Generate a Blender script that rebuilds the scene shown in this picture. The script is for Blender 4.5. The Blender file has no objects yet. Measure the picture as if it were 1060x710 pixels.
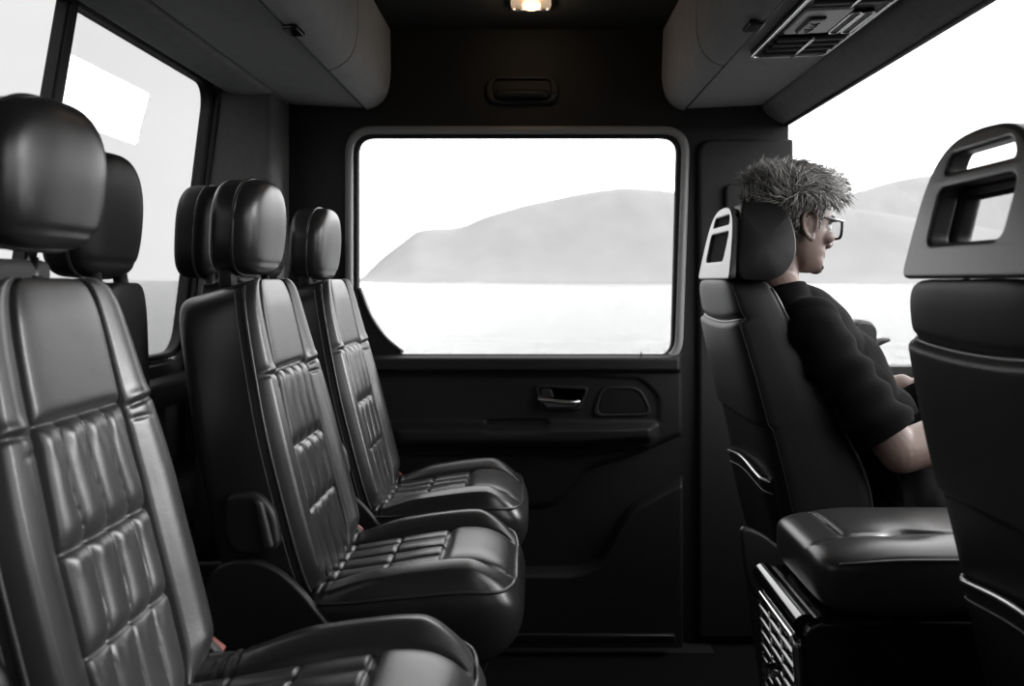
import bpy, bmesh, math, random
from mathutils import Vector, Matrix, noise as mnoise
R = random.Random(7)
SC = bpy.context.scene
COL = SC.collection
PI = math.pi
F = 900.0            # focal length in px of a 1060 wide frame
FLOOR = -1.10        # built around the eye height, lifted to floor = 0 at the end
D = 2.64             # the far wall with the sliding door

# ------------------------------------------------------------------ materials
def mat(name, base, rough=.5, metal=0.0, spec=.5, bump=0.0, bscale=300.0, var=0.0, vscale=8.0, coat=0.0, bump2=0.0, b2scale=25.0, sheen=0.0):
    m = bpy.data.materials.new(name); m.use_nodes = True
    nt = m.node_tree; b = nt.nodes['Principled BSDF']
    if not isinstance(base, (tuple, list)): base = (base, base, base)
    b.inputs['Base Color'].default_value = (*base, 1)
    b.inputs['Roughness'].default_value = rough
    b.inputs['Metallic'].default_value = metal
    b.inputs['Specular IOR Level'].default_value = spec
    b.inputs['Coat Weight'].default_value = coat
    if sheen: b.inputs['Sheen Weight'].default_value = sheen
    tc = nt.nodes.new('ShaderNodeTexCoord')
    if var:
        n = nt.nodes.new('ShaderNodeTexNoise'); n.inputs['Scale'].default_value = vscale; n.inputs['Detail'].default_value = 5
        nt.links.new(tc.outputs['Object'], n.inputs['Vector'])
        r = nt.nodes.new('ShaderNodeMapRange')
        r.inputs['To Min'].default_value = 1 - var; r.inputs['To Max'].default_value = 1 + var
        nt.links.new(n.outputs['Fac'], r.inputs['Value'])
        x = nt.nodes.new('ShaderNodeMix'); x.data_type = 'RGBA'; x.blend_type = 'MULTIPLY'; x.inputs[0].default_value = 1
        x.inputs[6].default_value = (*base, 1)
        nt.links.new(r.outputs['Result'], x.inputs[7]); nt.links.new(x.outputs[2], b.inputs['Base Color'])
    prev = None
    for (st, scl, dist) in ((bump2, b2scale, .004), (bump, bscale, .0006)):
        if st:
            n = nt.nodes.new('ShaderNodeTexNoise'); n.inputs['Scale'].default_value = scl; n.inputs['Detail'].default_value = 3
            nt.links.new(tc.outputs['Object'], n.inputs['Vector'])
            bp = nt.nodes.new('ShaderNodeBump'); bp.inputs['Strength'].default_value = st; bp.inputs['Distance'].default_value = dist
            nt.links.new(n.outputs['Fac'], bp.inputs['Height'])
            if prev: nt.links.new(prev, bp.inputs['Normal'])
            prev = bp.outputs['Normal']
    if prev: nt.links.new(prev, b.inputs['Normal'])
    return m

def glass_mat(name, tint, refl=.04, rough=0.0):
    m = bpy.data.materials.new(name); m.use_nodes = True
    nt = m.node_tree; nt.nodes.clear()
    o = nt.nodes.new('ShaderNodeOutputMaterial'); mx = nt.nodes.new('ShaderNodeMixShader')
    t = nt.nodes.new('ShaderNodeBsdfTransparent'); t.inputs['Color'].default_value = (tint, tint, tint * 1.0, 1)
    g = nt.nodes.new('ShaderNodeBsdfGlossy'); g.inputs['Roughness'].default_value = rough; g.inputs['Color'].default_value = (1, 1, 1, 1)
    lw = nt.nodes.new('ShaderNodeLayerWeight'); lw.inputs['Blend'].default_value = .12
    mm = nt.nodes.new('ShaderNodeMath'); mm.operation = 'MULTIPLY'; mm.inputs[1].default_value = refl * 4
    nt.links.new(lw.outputs['Fresnel'], mm.inputs[0])
    nt.links.new(mm.outputs[0], mx.inputs['Fac']); nt.links.new(t.outputs[0], mx.inputs[1]); nt.links.new(g.outputs[0], mx.inputs[2])
    nt.links.new(mx.outputs[0], o.inputs['Surface'])
    return m

def emit_mat(name, c, s):
    m = bpy.data.materials.new(name); m.use_nodes = True
    b = m.node_tree.nodes['Principled BSDF']
    b.inputs['Base Color'].default_value = (*c, 1); b.inputs['Emission Color'].default_value = (*c, 1); b.inputs['Emission Strength'].default_value = s
    return m

M = dict(
    leather=mat('black_leather', .028, .31, spec=.55, bump=.3, bscale=420, bump2=.12, b2scale=14),
    leather_panel=mat('black_leather_panel', .032, .33, spec=.55, bump=.35, bscale=420, bump2=.12, b2scale=18),
    leather_dull=mat('dull_black_leather', .010, .5, spec=.26, bump=.35, bscale=420, bump2=.08, b2scale=14),
    piping=mat('leather_piping', .04, .35, spec=.5),
    stitch=mat('grey_thread', .16, .6),
    plastic=mat('black_plastic', .016, .5, bump=.2, bscale=700),
    plastic_soft=mat('charcoal_plastic', .026, .55, bump=.25, bscale=500),
    shell_shaded=mat('satin_shell_shaded', .045, .38, spec=.5, bump=.1, bscale=600),  # same headrest shell, shade put into a darker base
    shell=mat('satin_shell_lit', .10, .34, spec=.6, bump=.1, bscale=600),  # base raised to carry the left window's light on the shell
    wall=mat('charcoal_trim_wall', .018, .65, bump=.4, bscale=380, var=.15, vscale=3),
    door=mat('door_trim', .02, .55, bump=.4, bscale=420, var=.1, vscale=4),
    headliner=mat('charcoal_headliner', .05, .9, spec=.2, bump=.6, bscale=500, var=.15, vscale=40),
    locker=mat('grey_locker_fabric', .46, .75, spec=.3, bump=.6, bscale=420, var=.15, vscale=30),
    fabric=mat('pillar_fabric', .34, .9, spec=.2, bump=.7, bscale=600, var=.2, vscale=60),
    pillar=mat('dark_pillar_fabric', .13, .9, spec=.2, bump=.7, bscale=600, var=.2, vscale=60),
    rubber=mat('black_rubber', .008, .55),
    trim=mat('grey_window_trim', .35, .45, bump=.15, bscale=500),
    carpet=mat('black_carpet', .012, .95, spec=.1, bump=1, bscale=300, var=.3, vscale=60),
    chrome=mat('chrome', .75, .14, metal=1.0),
    satin_metal=mat('satin_metal', .55, .3, metal=1.0),
    dark_metal=mat('dark_metal', .12, .35, metal=1.0),
    gloss=mat('gloss_black', .006, .12, spec=.6, coat=.5),
    white_plate=mat('pale_grey_plate', .8, .4, bump=.2, bscale=200, var=.12, vscale=60),
    red=mat('red_button', (.26, .075, .06), .4),
    skin=mat('skin', (.175, .122, .105), .5, spec=.4, bump=.25, bscale=350, var=.08, vscale=30),
    hair_base=mat('dark_hair_base', (.05, .048, .046), .7, spec=.2, bump=.8, bscale=250, var=.5, vscale=90),
    hair=mat('grey_hair', (.17, .163, .155), .5, spec=.5, var=.5, vscale=45),
    hair_light=mat('light_grey_hair', (.42, .41, .39), .5, spec=.5, var=.3, vscale=60),
    shirt=mat('black_cotton', .005, .95, spec=.08, bump=.6, bscale=600),
    jeans=mat('dark_denim', .02, .85, spec=.2, bump=.7, bscale=500, var=.35, vscale=25),
    shoe=mat('black_shoe', .015, .5),
    eye=mat('eye_white', .6, .2),
    mirror=mat('mirror_glass', .8, .03, metal=1.0),
    lamp=emit_mat('orange_bulb', (1.0, .55, .28), 3.0),
    lamp_lens=mat('frosted_lens', .6, .25),
    cowl=mat('dashboard_plastic', .015, .7, spec=.3, bump=.4, bscale=300),
    glass=glass_mat('clear_glass', .97, .03),
    tint=glass_mat('tinted_glass', .55, .03), dark_tint=glass_mat('dark_tinted_glass', .22, .03),
    lens=glass_mat('spectacle_lens', .93, .05),
)

# ------------------------------------------------------------------ object helpers
ORG = {}
def thing(name, loc, label, cat, group=None, kind=None):
    o = bpy.data.objects.new(name, None); COL.objects.link(o); o.location = loc; o.empty_display_size = .05
    ORG[o.name] = Vector(loc)
    tag(o, label, cat, group, kind)
    return o
def tag(o, label=None, cat=None, group=None, kind=None):
    if label: o['label'] = label
    if cat: o['category'] = cat
    if group: o['group'] = group
    if kind: o['kind'] = kind
    return o
def build(name, geo, m, parent=None, smooth=True, origin=None, label=None, kind=None, flip_check=True, angle=None):
    vs, fs = geo
    if parent is not None: org = ORG[parent.name]
    elif origin is not None: org = Vector(origin)
    else: org = Vector((0, 0, 0))
    me = bpy.data.meshes.new(name)
    me.from_pydata([tuple(Vector(v) - org) for v in vs], [], fs)
    if flip_check:
        bm = bmesh.new(); bm.from_mesh(me); bmesh.ops.remove_doubles(bm, verts=bm.verts, dist=1e-6)
        bmesh.ops.recalc_face_normals(bm, faces=bm.faces); bm.to_mesh(me); bm.free()
    me.materials.append(M[m] if isinstance(m, str) else m)
    if smooth:
        me.polygons.foreach_set('use_smooth', [True] * len(me.polygons))
        if angle is not None: me.set_sharp_from_angle(angle=angle)
    o = bpy.data.objects.new(name, me); COL.objects.link(o)
    if smooth and angle is not None:
        wn = o.modifiers.new('weighted', 'WEIGHTED_NORMAL'); wn.keep_sharp = True; wn.weight = 80
    if parent is not None:
        o.parent = parent
    else: o.location = org
    ORG[o.name] = org
    if label: o['label'] = label
    if kind: o['kind'] = kind
    return o
def copy_tree(o, parent=None):
    c = o.copy(); COL.objects.link(c)
    if parent is not None: c.parent = parent
    for ch in list(o.children): copy_tree(ch, c)
    return c
def join(*geos):
    V, Fc = [], []
    for v, f in geos:
        n = len(V); V += [tuple(x) for x in v]; Fc += [[i + n for i in q] for q in f]
    return V, Fc
def mapg(geo, fn): return [fn(Vector(v)) for v in geo[0]], geo[1]
def struct(name, geo, m, **k):
    return build(name, geo, m, kind='structure', **k)

def sstep(a, b, x):
    t = min(1, max(0, (x - a) / (b - a))); return t * t * (3 - 2 * t)
def gs(x, c, s): return math.exp(-((x - c) / s) ** 2)
def lerp(a, b, t): return a + (b - a) * t
def interp(x, pts):
    if x <= pts[0][0]: return pts[0][1]
    for (a, b), (c, d) in zip(pts, pts[1:]):
        if x <= c:
            t = (x - a) / (c - a) if c > a else 0
            return lerp(b, d, t)
    return pts[-1][1]
def sinterp(x, pts):          # monotone-ish smooth interpolation (Catmull-Rom through the points)
    n = len(pts)
    if x <= pts[0][0]: return pts[0][1]
    if x >= pts[-1][0]: return pts[-1][1]
    for i in range(n - 1):
        if x <= pts[i + 1][0]:
            x0, y0 = pts[i]; x1, y1 = pts[i + 1]; h = x1 - x0; t = (x - x0) / h
            m0 = (y1 - pts[i - 1][1]) / (x1 - pts[i - 1][0]) if i > 0 else (y1 - y0) / h
            m1 = (pts[i + 2][1] - y0) / (pts[i + 2][0] - x0) if i + 2 < n else (y1 - y0) / h
            return (2*t**3-3*t*t+1)*y0 + (t**3-2*t*t+t)*h*m0 + (-2*t**3+3*t*t)*y1 + (t**3-t*t)*h*m1

def rbox(c, s, bev=.004, seg=2, rot=None):
    bm = bmesh.new(); bmesh.ops.create_cube(bm, size=1)
    for v in bm.verts: v.co = Vector((v.co.x * s[0], v.co.y * s[1], v.co.z * s[2]))
    if bev: bmesh.ops.bevel(bm, geom=list(bm.edges), offset=min(bev, min(s) * .45), segments=seg, affect='EDGES', profile=.5)
    mt = (rot.to_4x4() if rot else Matrix.Identity(4))
    vs = [Vector(c) + (mt @ v.co) for v in bm.verts]; bm.verts.index_update()
    fs = [[v.index for v in f.verts] for f in bm.faces]; bm.free()
    return vs, fs
def roundpoly(pts, r, n=6):
    out = []; N = len(pts)
    for i, p in enumerate(pts):
        a = Vector(pts[i - 1]); b = Vector(p); c = Vector(pts[(i + 1) % N])
        rr = r[i] if isinstance(r, (list, tuple)) else r
        u = (a - b); w = (c - b)
        d = min(rr, u.length * .49, w.length * .49)
        if d < 1e-5: out.append(tuple(b)); continue
        p0 = b + u.normalized() * d; p1 = b + w.normalized() * d
        for k in range(n + 1):
            t = k / n
            q = p0 * (1 - t) ** 2 + b * 2 * t * (1 - t) + p1 * t * t
            out.append(tuple(q))
    return out
def prism(outline, thick, bev, mp, holes=(), seg=3):
    """2D outline (with holes) extruded; thickness centred on 0; mp maps (a, b, d) to the place."""
    cu = bpy.data.curves.new('c', 'CURVE'); cu.dimensions = '2D'; cu.fill_mode = 'BOTH'
    bev = min(bev, thick * .49)
    cu.extrude = thick / 2 - bev; cu.bevel_depth = bev; cu.bevel_resolution = seg; cu.offset = -bev
    for pl in [outline] + list(holes):
        s = cu.splines.new('POLY'); s.points.add(len(pl) - 1)
        for q, p in zip(s.points, pl): q.co = (p[0], p[1], 0, 1)
        s.use_cyclic_u = True
    o = bpy.data.objects.new('c', cu); COL.objects.link(o)
    dg = bpy.context.evaluated_depsgraph_get(); dg.update()
    me = bpy.data.meshes.new_from_object(o.evaluated_get(dg))
    bm = bmesh.new(); bm.from_mesh(me); bmesh.ops.remove_doubles(bm, verts=bm.verts, dist=1e-5); bm.verts.index_update()
    vs = [mp(*v.co) for v in bm.verts]; fs = [[v.index for v in f.verts] for f in bm.faces]
    bm.free(); bpy.data.objects.remove(o); bpy.data.meshes.remove(me); bpy.data.curves.remove(cu)
    return vs, fs
XZ = lambda y: (lambda a, b, d: (a, y + d, b))
YZ = lambda x: (lambda a, b, d: (x + d, a, b))
XY = lambda z: (lambda a, b, d: (a, b, z + d))
def tube(path, r, closed=False, n=8, prof=None, cap=True, sy=1.0):
    P = [Vector(p) for p in path]; N = len(P); rr = r if isinstance(r, (list, tuple)) else [r] * N
    T = []
    for i in range(N):
        if closed: t = P[(i + 1) % N] - P[i - 1]
        else: t = P[min(N - 1, i + 1)] - P[max(0, i - 1)]
        T.append(t.normalized() if t.length > 1e-9 else Vector((1, 0, 0)))
    up = Vector((0, 0, 1)) if abs(T[0].z) < .9 else Vector((0, 1, 0))
    a = (up - T[0] * up.dot(T[0])).normalized()
    vs, fs = [], []
    for i in range(N):
        a = (a - T[i] * a.dot(T[i])).normalized(); b = T[i].cross(a)
        for k in range(n):
            w = 2 * PI * k / n
            vs.append(P[i] + (a * math.cos(w) + b * math.sin(w) * sy) * rr[i])
    for i in range(N if closed else N - 1):
        j = (i + 1) % N
        for k in range(n):
            fs.append([i * n + k, i * n + (k + 1) % n, j * n + (k + 1) % n, j * n + k])
    if cap and not closed:
        fs.append(list(range(n))[::-1]); fs.append([(N - 1) * n + k for k in range(n)])
    return vs, fs
def smooth_path(pts, n=6, closed=False):
    P = [Vector(p) for p in pts]; N = len(P); out = []
    for i in range(N if closed else N - 1):
        p0 = P[i - 1] if (i > 0 or closed) else P[i]; p1 = P[i]; p2 = P[(i + 1) % N]; p3 = P[(i + 2) % N] if (closed or i + 2 < N) else p2
        for k in range(n):
            t = k / n
            out.append(.5 * ((2 * p1) + (p2 - p0) * t + (2 * p0 - 5 * p1 + 4 * p2 - p3) * t * t + (3 * p1 - p0 - 3 * p2 + p3) * t ** 3))
    if not closed: out.append(P[-1])
    return out
def ellipsoid(c, s, rot=None, nu=28, nv=18):
    vs, fs = [], []
    for j in range(nv + 1):
        th = PI * j / nv
        for i in range(nu):
            ph = 2 * PI * i / nu
            v = Vector((s[0] * math.sin(th) * math.cos(ph), s[1] * math.sin(th) * math.sin(ph), s[2] * math.cos(th)))
            if rot: v = rot @ v
            vs.append(Vector(c) + v)
    for j in range(nv):
        for i in range(nu):
            fs.append([j * nu + i, j * nu + (i + 1) % nu, (j + 1) * nu + (i + 1) % nu, (j + 1) * nu + i])
    return vs, fs
def se(u, p): return max(0.0, 1 - min(1, abs(u)) ** p) ** (1 / p)
def urow(n, p, edge=5):
    """u samples, uniform inside and dense round the rims"""
    out = []
    th0 = math.acos(.9 ** (p / 2))
    for k in range(edge): out.append(-math.cos(th0 * k / edge) ** (2 / p))
    for k in range(n + 1): out.append(-.9 + 1.8 * k / n)
    for k in range(edge): out.append(math.cos(th0 * (edge - 1 - k) / edge) ** (2 / p))
    return out
def puff(P, vs, uf, ub, group=None):
    """closed lofted cushion: P(u, v, side); returns geometry per group"""
    V = []; nf, nb = len(uf), len(ub)
    for v in vs:
        for u in uf: V.append(P(u, v, 1))
        for u in reversed(ub[1:-1]): V.append(P(u, v, -1))
    n = nf + nb - 2; G = {}
    ring = list(uf) + list(reversed(ub[1:-1]))
    for j in range(len(vs) - 1):
        for i in range(n):
            k = (i + 1) % n
            q = [j * n + i, j * n + k, (j + 1) * n + k, (j + 1) * n + i]
            side = 1 if i < nf - 1 else -1
            g = group((ring[i] + ring[k]) / 2, (vs[j] + vs[j + 1]) / 2, side) if group else 'all'
            G.setdefault(g, []).append(q)
    out = {}
    for g, qs in G.items():
        idx = {}; vv = []; ff = []
        for q in qs:
            r = []
            for a in q:
                if a not in idx: idx[a] = len(vv); vv.append(V[a])
                r.append(idx[a])
            ff.append(r)
        out[g] = (vv, ff)
    return out
def heightfield(nx, ny, Pf):
    vs = [Pf(i / nx, j / ny) for j in range(ny + 1) for i in range(nx + 1)]
    fs = [[j * (nx + 1) + i, j * (nx + 1) + i + 1, (j + 1) * (nx + 1) + i + 1, (j + 1) * (nx + 1) + i] for j in range(ny) for i in range(nx)]
    return vs, fs

# ================================================================== OUTSIDE: sky, sea, hills
def build_world():
    w = bpy.data.worlds.new('sky'); SC.world = w; w.use_nodes = True
    nt = w.node_tree; bg = nt.nodes['Background']
    tc = nt.nodes.new('ShaderNodeTexCoord'); sp = nt.nodes.new('ShaderNodeSeparateXYZ')
    nt.links.new(tc.outputs['Generated'], sp.inputs[0])
    mr = nt.nodes.new('ShaderNodeMapRange'); mr.inputs['From Min'].default_value = -1; mr.inputs['From Max'].default_value = 1
    nt.links.new(sp.outputs['X'], mr.inputs['Value'])
    cr = nt.nodes.new('ShaderNodeValToRGB')
    e = cr.color_ramp.elements
    e[0].position = .10; e[0].color = (.58, .58, .58, 1); e[1].position = .55; e[1].color = (1, 1, 1, 1)
    nt.links.new(mr.outputs['Result'], cr.inputs[0])
    n = nt.nodes.new('ShaderNodeTexNoise'); n.inputs['Scale'].default_value = 2.2; n.inputs['Detail'].default_value = 5
    mp = nt.nodes.new('ShaderNodeMapping'); mp.inputs['Scale'].default_value = (1, 1, 3.5)
    nt.links.new(tc.outputs['Generated'], mp.inputs[0]); nt.links.new(mp.outputs[0], n.inputs['Vector'])
    m2 = nt.nodes.new('ShaderNodeMapRange'); m2.inputs['To Min'].default_value = .88; m2.inputs['To Max'].default_value = 1.1
    nt.links.new(n.outputs['Fac'], m2.inputs['Value'])
    mx = nt.nodes.new('ShaderNodeMix'); mx.data_type = 'RGBA'; mx.blend_type = 'MULTIPLY'; mx.inputs[0].default_value = 1
    nt.links.new(cr.outputs[0], mx.inputs[6]); nt.links.new(m2.outputs['Result'], mx.inputs[7])
    nt.links.new(mx.outputs[2], bg.inputs['Color'])
    bg.inputs['Strength'].default_value = SKY
SKY = 4.0
build_world()

def sea_mat():
    m = mat('sea_water', (.03, .032, .034), .12, spec=.5)
    nt = m.node_tree; b = nt.nodes['Principled BSDF']
    tc = nt.nodes.new('ShaderNodeTexCoord')
    mp = nt.nodes.new('ShaderNodeMapping'); mp.inputs['Scale'].default_value = (.5, .9, 1)
    n = nt.nodes.new('ShaderNodeTexNoise'); n.inputs['Scale'].default_value = .55; n.inputs['Detail'].default_value = 6; n.inputs['Roughness'].default_value = .6
    bp = nt.nodes.new('ShaderNodeBump'); bp.inputs['Strength'].default_value = 1; bp.inputs['Distance'].default_value = .5
    nt.links.new(tc.outputs['Object'], mp.inputs[0]); nt.links.new(mp.outputs[0], n.inputs['Vector'])
    nt.links.new(n.outputs['Fac'], bp.inputs['Height']); nt.links.new(bp.outputs[0], b.inputs['Normal'])
    return m
M['sea'] = sea_mat()
SEA = -3.2
def sea_pt(i, j):
    r = 6 * (16000 / 6) ** j; a = 2 * PI * i
    return (r * math.cos(a), r * math.sin(a), SEA)
sv, sf = heightfield(72, 60, sea_pt)
sv.append((0, 0, SEA)); c = len(sv) - 1
sf += [[k, k + 1, c] for k in range(72)]
o = build('sea', (sv, sf), 'sea', smooth=False)
tag(o, 'pale calm sea stretching to the horizon outside the windows', 'sea', kind='structure')

def hill_mat(name, a, b_):
    m = bpy.data.materials.new(name); m.use_nodes = True
    nt = m.node_tree; b = nt.nodes['Principled BSDF']; b.inputs['Roughness'].default_value = 1; b.inputs['Specular IOR Level'].default_value = 0
    tc = nt.nodes.new('ShaderNodeTexCoord')
    n = nt.nodes.new('ShaderNodeTexNoise'); n.inputs['Scale'].default_value = .02; n.inputs['Detail'].default_value = 8
    nt.links.new(tc.outputs['Object'], n.inputs['Vector'])
    r = nt.nodes.new('ShaderNodeValToRGB'); e = r.color_ramp.elements
    e[0].position = .35; e[0].color = (a, a, a, 1); e[1].position = .7; e[1].color = (b_, b_, b_, 1)
    nt.links.new(n.outputs['Fac'], r.inputs[0]); nt.links.new(r.outputs[0], b.inputs['Base Color'])
    return m
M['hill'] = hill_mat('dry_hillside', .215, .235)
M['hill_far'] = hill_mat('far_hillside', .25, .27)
M['town'] = mat('pale_house_wall', .5, .9, spec=.1)
def hill(name, prof, dist, depth, m, label):
    x0, x1 = prof[0][0], prof[-1][0]
    nx, nd = 220, 40
    def P(i, j):
        px = lerp(x0, x1, i); hz = max(0.0, 290 - sinterp(px, prof)) / F * dist
        X = (px - 550) / F * dist; d = j
        # rises from the shore to the crest at 45 % of the depth and falls behind
        k = sstep(0, .45, d) ** .8 if d < .45 else 1 - .8 * sstep(.45, 1, d)
        Y = dist - depth * .45 + depth * d
        h = mnoise.fractal(Vector((X * .009, Y * .009, 3.1)), 1, 2, 5)
        Z = hz * k * (Y / dist) + h * 9 * min(1, hz / 30) * (k * (1 - gs(d, .45, .1)) + .15)
        return (X * (1 + (Y - dist) / dist * .5), Y, max(SEA - 1, SEA - .5 + Z))
    o = build(name, heightfield(nx, nd, P), m)
    tag(o, label, 'hill', kind='structure')
    return o
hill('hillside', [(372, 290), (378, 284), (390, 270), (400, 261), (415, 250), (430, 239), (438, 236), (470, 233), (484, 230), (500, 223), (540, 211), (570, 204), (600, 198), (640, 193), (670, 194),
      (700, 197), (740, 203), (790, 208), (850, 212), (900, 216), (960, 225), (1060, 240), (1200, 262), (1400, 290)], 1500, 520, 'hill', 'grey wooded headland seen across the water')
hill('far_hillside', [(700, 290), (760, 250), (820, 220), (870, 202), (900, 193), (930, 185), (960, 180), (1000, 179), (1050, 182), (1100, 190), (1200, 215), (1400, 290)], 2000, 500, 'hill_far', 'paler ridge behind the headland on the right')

# ================================================================== THE CABIN SHELL
fx = lambda px, y=D: (px - 550) / F * y
fz = lambda py, y=D: (290 - py) / F * y
LW = lambda z: -.9594 + .125 * z          # the leaning left wall
CEIL = .763
NEAR = -.45
struct('floor', rbox((.48, 1.1, FLOOR - .03), (2.95, 3.2, .06), 0), 'carpet', smooth=False, label='black carpeted cabin floor')
struct('ceiling', rbox((-.05, 1.1, CEIL + .03), (1.75, 3.2, .06), 0), 'headliner', smooth=False, label='dark fabric cabin ceiling')
nw = [(-1.02, FLOOR), (1.93, FLOOR), (1.93, CEIL + .03), (-1.02, CEIL + .03)]
nh = roundpoly([(-.60, -.22), (.62, -.22), (.62, .46), (-.60, .46)], .06)  # opening for an added, unseen window that gives frontal fill light
struct('wall_near', prism(nw, .06, .002, XZ(NEAR - .03), holes=[nh]), 'wall', angle=.5, label='dark trim wall behind the camera')
struct('fill_window', prism(roundpoly([(-.62, -.24), (.64, -.24), (.64, .48), (-.62, .48)], .06), .006, .0005, XZ(NEAR - .05)), 'dark_tint', angle=.5, label='unseen tinted window added behind the camera for fill light')

# far wall, one slab with the opening of the sliding door's window
hole = roundpoly([(fx(367), fz(139)), (fx(705), fz(139)), (fx(699), fz(373)), (fx(367), fz(373))], .06)
outer = [(-1.02, FLOOR), (1.93, FLOOR), (1.93, -.262), (.782, -.262), (.782, CEIL), (LW(CEIL) + .012, CEIL), (LW(-.21) + .008, -.21), (-1.02, -.26)]
outer = roundpoly(outer, [0, 0, .02, .05, 0, 0, 0, 0])
struct('wall_far', prism(outer, .06, .003, XZ(D + .03), holes=[hole]), 'wall', angle=.5, label='dark trim wall around the sliding door window')

# window of the sliding door
ring = roundpoly([(fx(362), fz(135)), (fx(710), fz(135)), (fx(702), fz(374)), (fx(362), fz(374))], .075, 9)
w1 = struct('window_1', prism(roundpoly([(fx(364), fz(136)), (fx(708), fz(136)), (fx(701), fz(375)), (fx(364), fz(375))], .07, 9), .006, .0005, XZ(D + .036)), 'glass', angle=.5, label='clear glass of the sliding door window')
def upring(pl, y): return [(a, y, b) for a, b in pl]
build('window_trim', tube(upring(ring, D - .004), .013, closed=True, n=10), 'trim', w1, label='light grey rounded window surround')
rg = roundpoly([(fx(368), fz(139.5)), (fx(704), fz(139.5)), (fx(698), fz(372)), (fx(368), fz(372))], .062, 9)
build('window_gasket', tube(upring(rg, D + .006), .012, closed=True, n=8), 'rubber', w1, label='black rubber seal')
build('corner_cover', prism(roundpoly([(fx(366), fz(296)), (fx(374), fz(300)), (fx(384), fz(326)), (fx(400), fz(350)), (fx(416), fz(364)), (fx(416), fz(373)), (fx(366), fz(373))], .004, 3), .03, .004, XZ(D + .012)), 'plastic', w1, angle=.6, label='black cover in the lower corner')
cp = [(fx(373), D - .006, fz(298)), (fx(384), D - .006, fz(326)), (fx(400), D - .006, fz(349)), (fx(418), D - .006, fz(364))]
build('corner_trim', tube(smooth_path(cp, 6), .0045, n=8), 'trim', w1)
build('lock_pin', join(tube([(fx(663), D - .018, fz(373)), (fx(663), D - .018, fz(364))], [.004, .0025], n=8), tube([(fx(655), D - .018, fz(370)), (fx(671), D - .018, fz(370))], .002, n=6)), 'plastic', w1)

# the door panel below: a relief
edge_curve = [(707, 497), (690, 505), (668, 517), (652, 528), (642, 542), (632, 561), (620, 578), (604, 588), (580, 591), (400, 590)]
edge_up = [(707, 448), (690, 455), (672, 462), (645, 473), (618, 481), (602, 490), (592, 503), (582, 515), (560, 524), (400, 528)]
def curve_y(px, c):
    pts = sorted(c); return sinterp(px, pts)
def door_relief(px, py):
    h = .012
    # belt rail under the glass
    h += .022 * (1 - sstep(381, 386, py)) * sstep(366, 371, py) * (1 - sstep(700, 706, px))
    # recessed upper card with rounded right end
    xr = 684 - 34 * max(0, (418 - py) / 34) ** 2 if py < 418 else 684 - 8 * max(0, (py - 440) / 20)
    inside = sstep(372, 376, px) * (1 - sstep(xr - 5, xr, px)) * sstep(386 + max(0, px - 600) * .055, 391 + max(0, px - 600) * .055, py)
    inside_c = inside * (1 - sstep(434, 438, py))
    h -= .008 * inside_c
    # armrest, thick and round
    a_top = 437 + 0.0 * px; a_bot = 467 - max(0, px - 600) * .12
    if a_top - 3 < py < a_bot + 3:
        t = (py - a_top) / (a_bot - a_top)
        prof = sstep(0, .18, t) * (1 - .75 * sstep(.45, 1.05, t))
        ends = sstep(385, 420, px) * (1 - sstep(668, 682, px))
        slot = gs(py, 438, 4) * sstep(500, 508, px) * (1 - sstep(560, 570, px))
        h += ends * (.055 * prof) - .03 * slot
    # lower sculpting: a hollow between two sweeping edges
    if py > 446:
        u = curve_y(px, edge_up); l = curve_y(px, edge_curve)
        h -= .030 * sstep(u - 6, u + 14, py) * (1 - sstep(l - 10, l, py)) * sstep(380, 440, px)
        h += .034 * sstep(l - 8, l + 2, py)
    return h
def door_pt(i, j):
    px = lerp(300, 707, i); py = lerp(366, 665, j)
    edge = 1.0 if px < 703 else 1 - sstep(703, 707, px)
    return (fx(px), D - max(-.012, door_relief(px, py) * edge), fz(py))
d1 = struct('door_1', heightfield(240, 220, door_pt), 'door', label='dark moulded inner panel of the sliding door')
# handle, bezel and speaker
hy = D - .006
bez = roundpoly([(fx(553), fz(398)), (fx(610), fz(400)), (fx(601), fz(424)), (fx(560), fz(424))], .016, 5)
inn = roundpoly([(fx(557), fz(401)), (fx(606), fz(403)), (fx(598), fz(421)), (fx(563), fz(421))], .013, 5)
hb = build('handle_bezel', prism(bez, .016, .004, XZ(hy), holes=[inn]), 'plastic_soft', d1, angle=.6)
build('handle_cup', prism(bez, .004, .001, XZ(hy + .004)), 'rubber', d1, angle=.6)
hp = [(fx(558), hy - .006, fz(412.5)), (fx(564), hy - .016, fz(413)), (fx(578), hy - .02, fz(414.5)), (fx(592), hy - .018, fz(415.5)), (fx(599), hy - .008, fz(415))]
build('door_handle', join(tube(smooth_path(hp, 5), .0078, n=12, sy=1.0), prism(roundpoly([(fx(561), fz(415)), (fx(599), fz(416)), (fx(596), fz(421)), (fx(565), fz(421))], .008), .012, .004, XZ(hy - .008))), 'satin_metal', d1, angle=.7, label='bright metal pull handle')
build('lock_switch', prism(roundpoly([(fx(559), fz(402)), (fx(570), fz(402)), (fx(574), fz(411)), (fx(560), fz(411))], .006), .012, .004, XZ(hy - .004)), 'plastic_soft', d1, angle=.6)
spk = roundpoly([(fx(625), fz(402)), (fx(660), fz(403)), (fx(672), fz(427)), (fx(617), fz(428))], .028, 6)
spo = roundpoly([(fx(622), fz(399)), (fx(663), fz(400)), (fx(677), fz(430)), (fx(612), fz(431))], .03, 6)
build('speaker_frame', prism(spo, .010, .004, XZ(hy), holes=[spk]), 'plastic_soft', d1, angle=.6)
build('speaker_grille', prism(spk, .006, .002, XZ(hy + .001)), 'rubber', d1, angle=.6)
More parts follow.
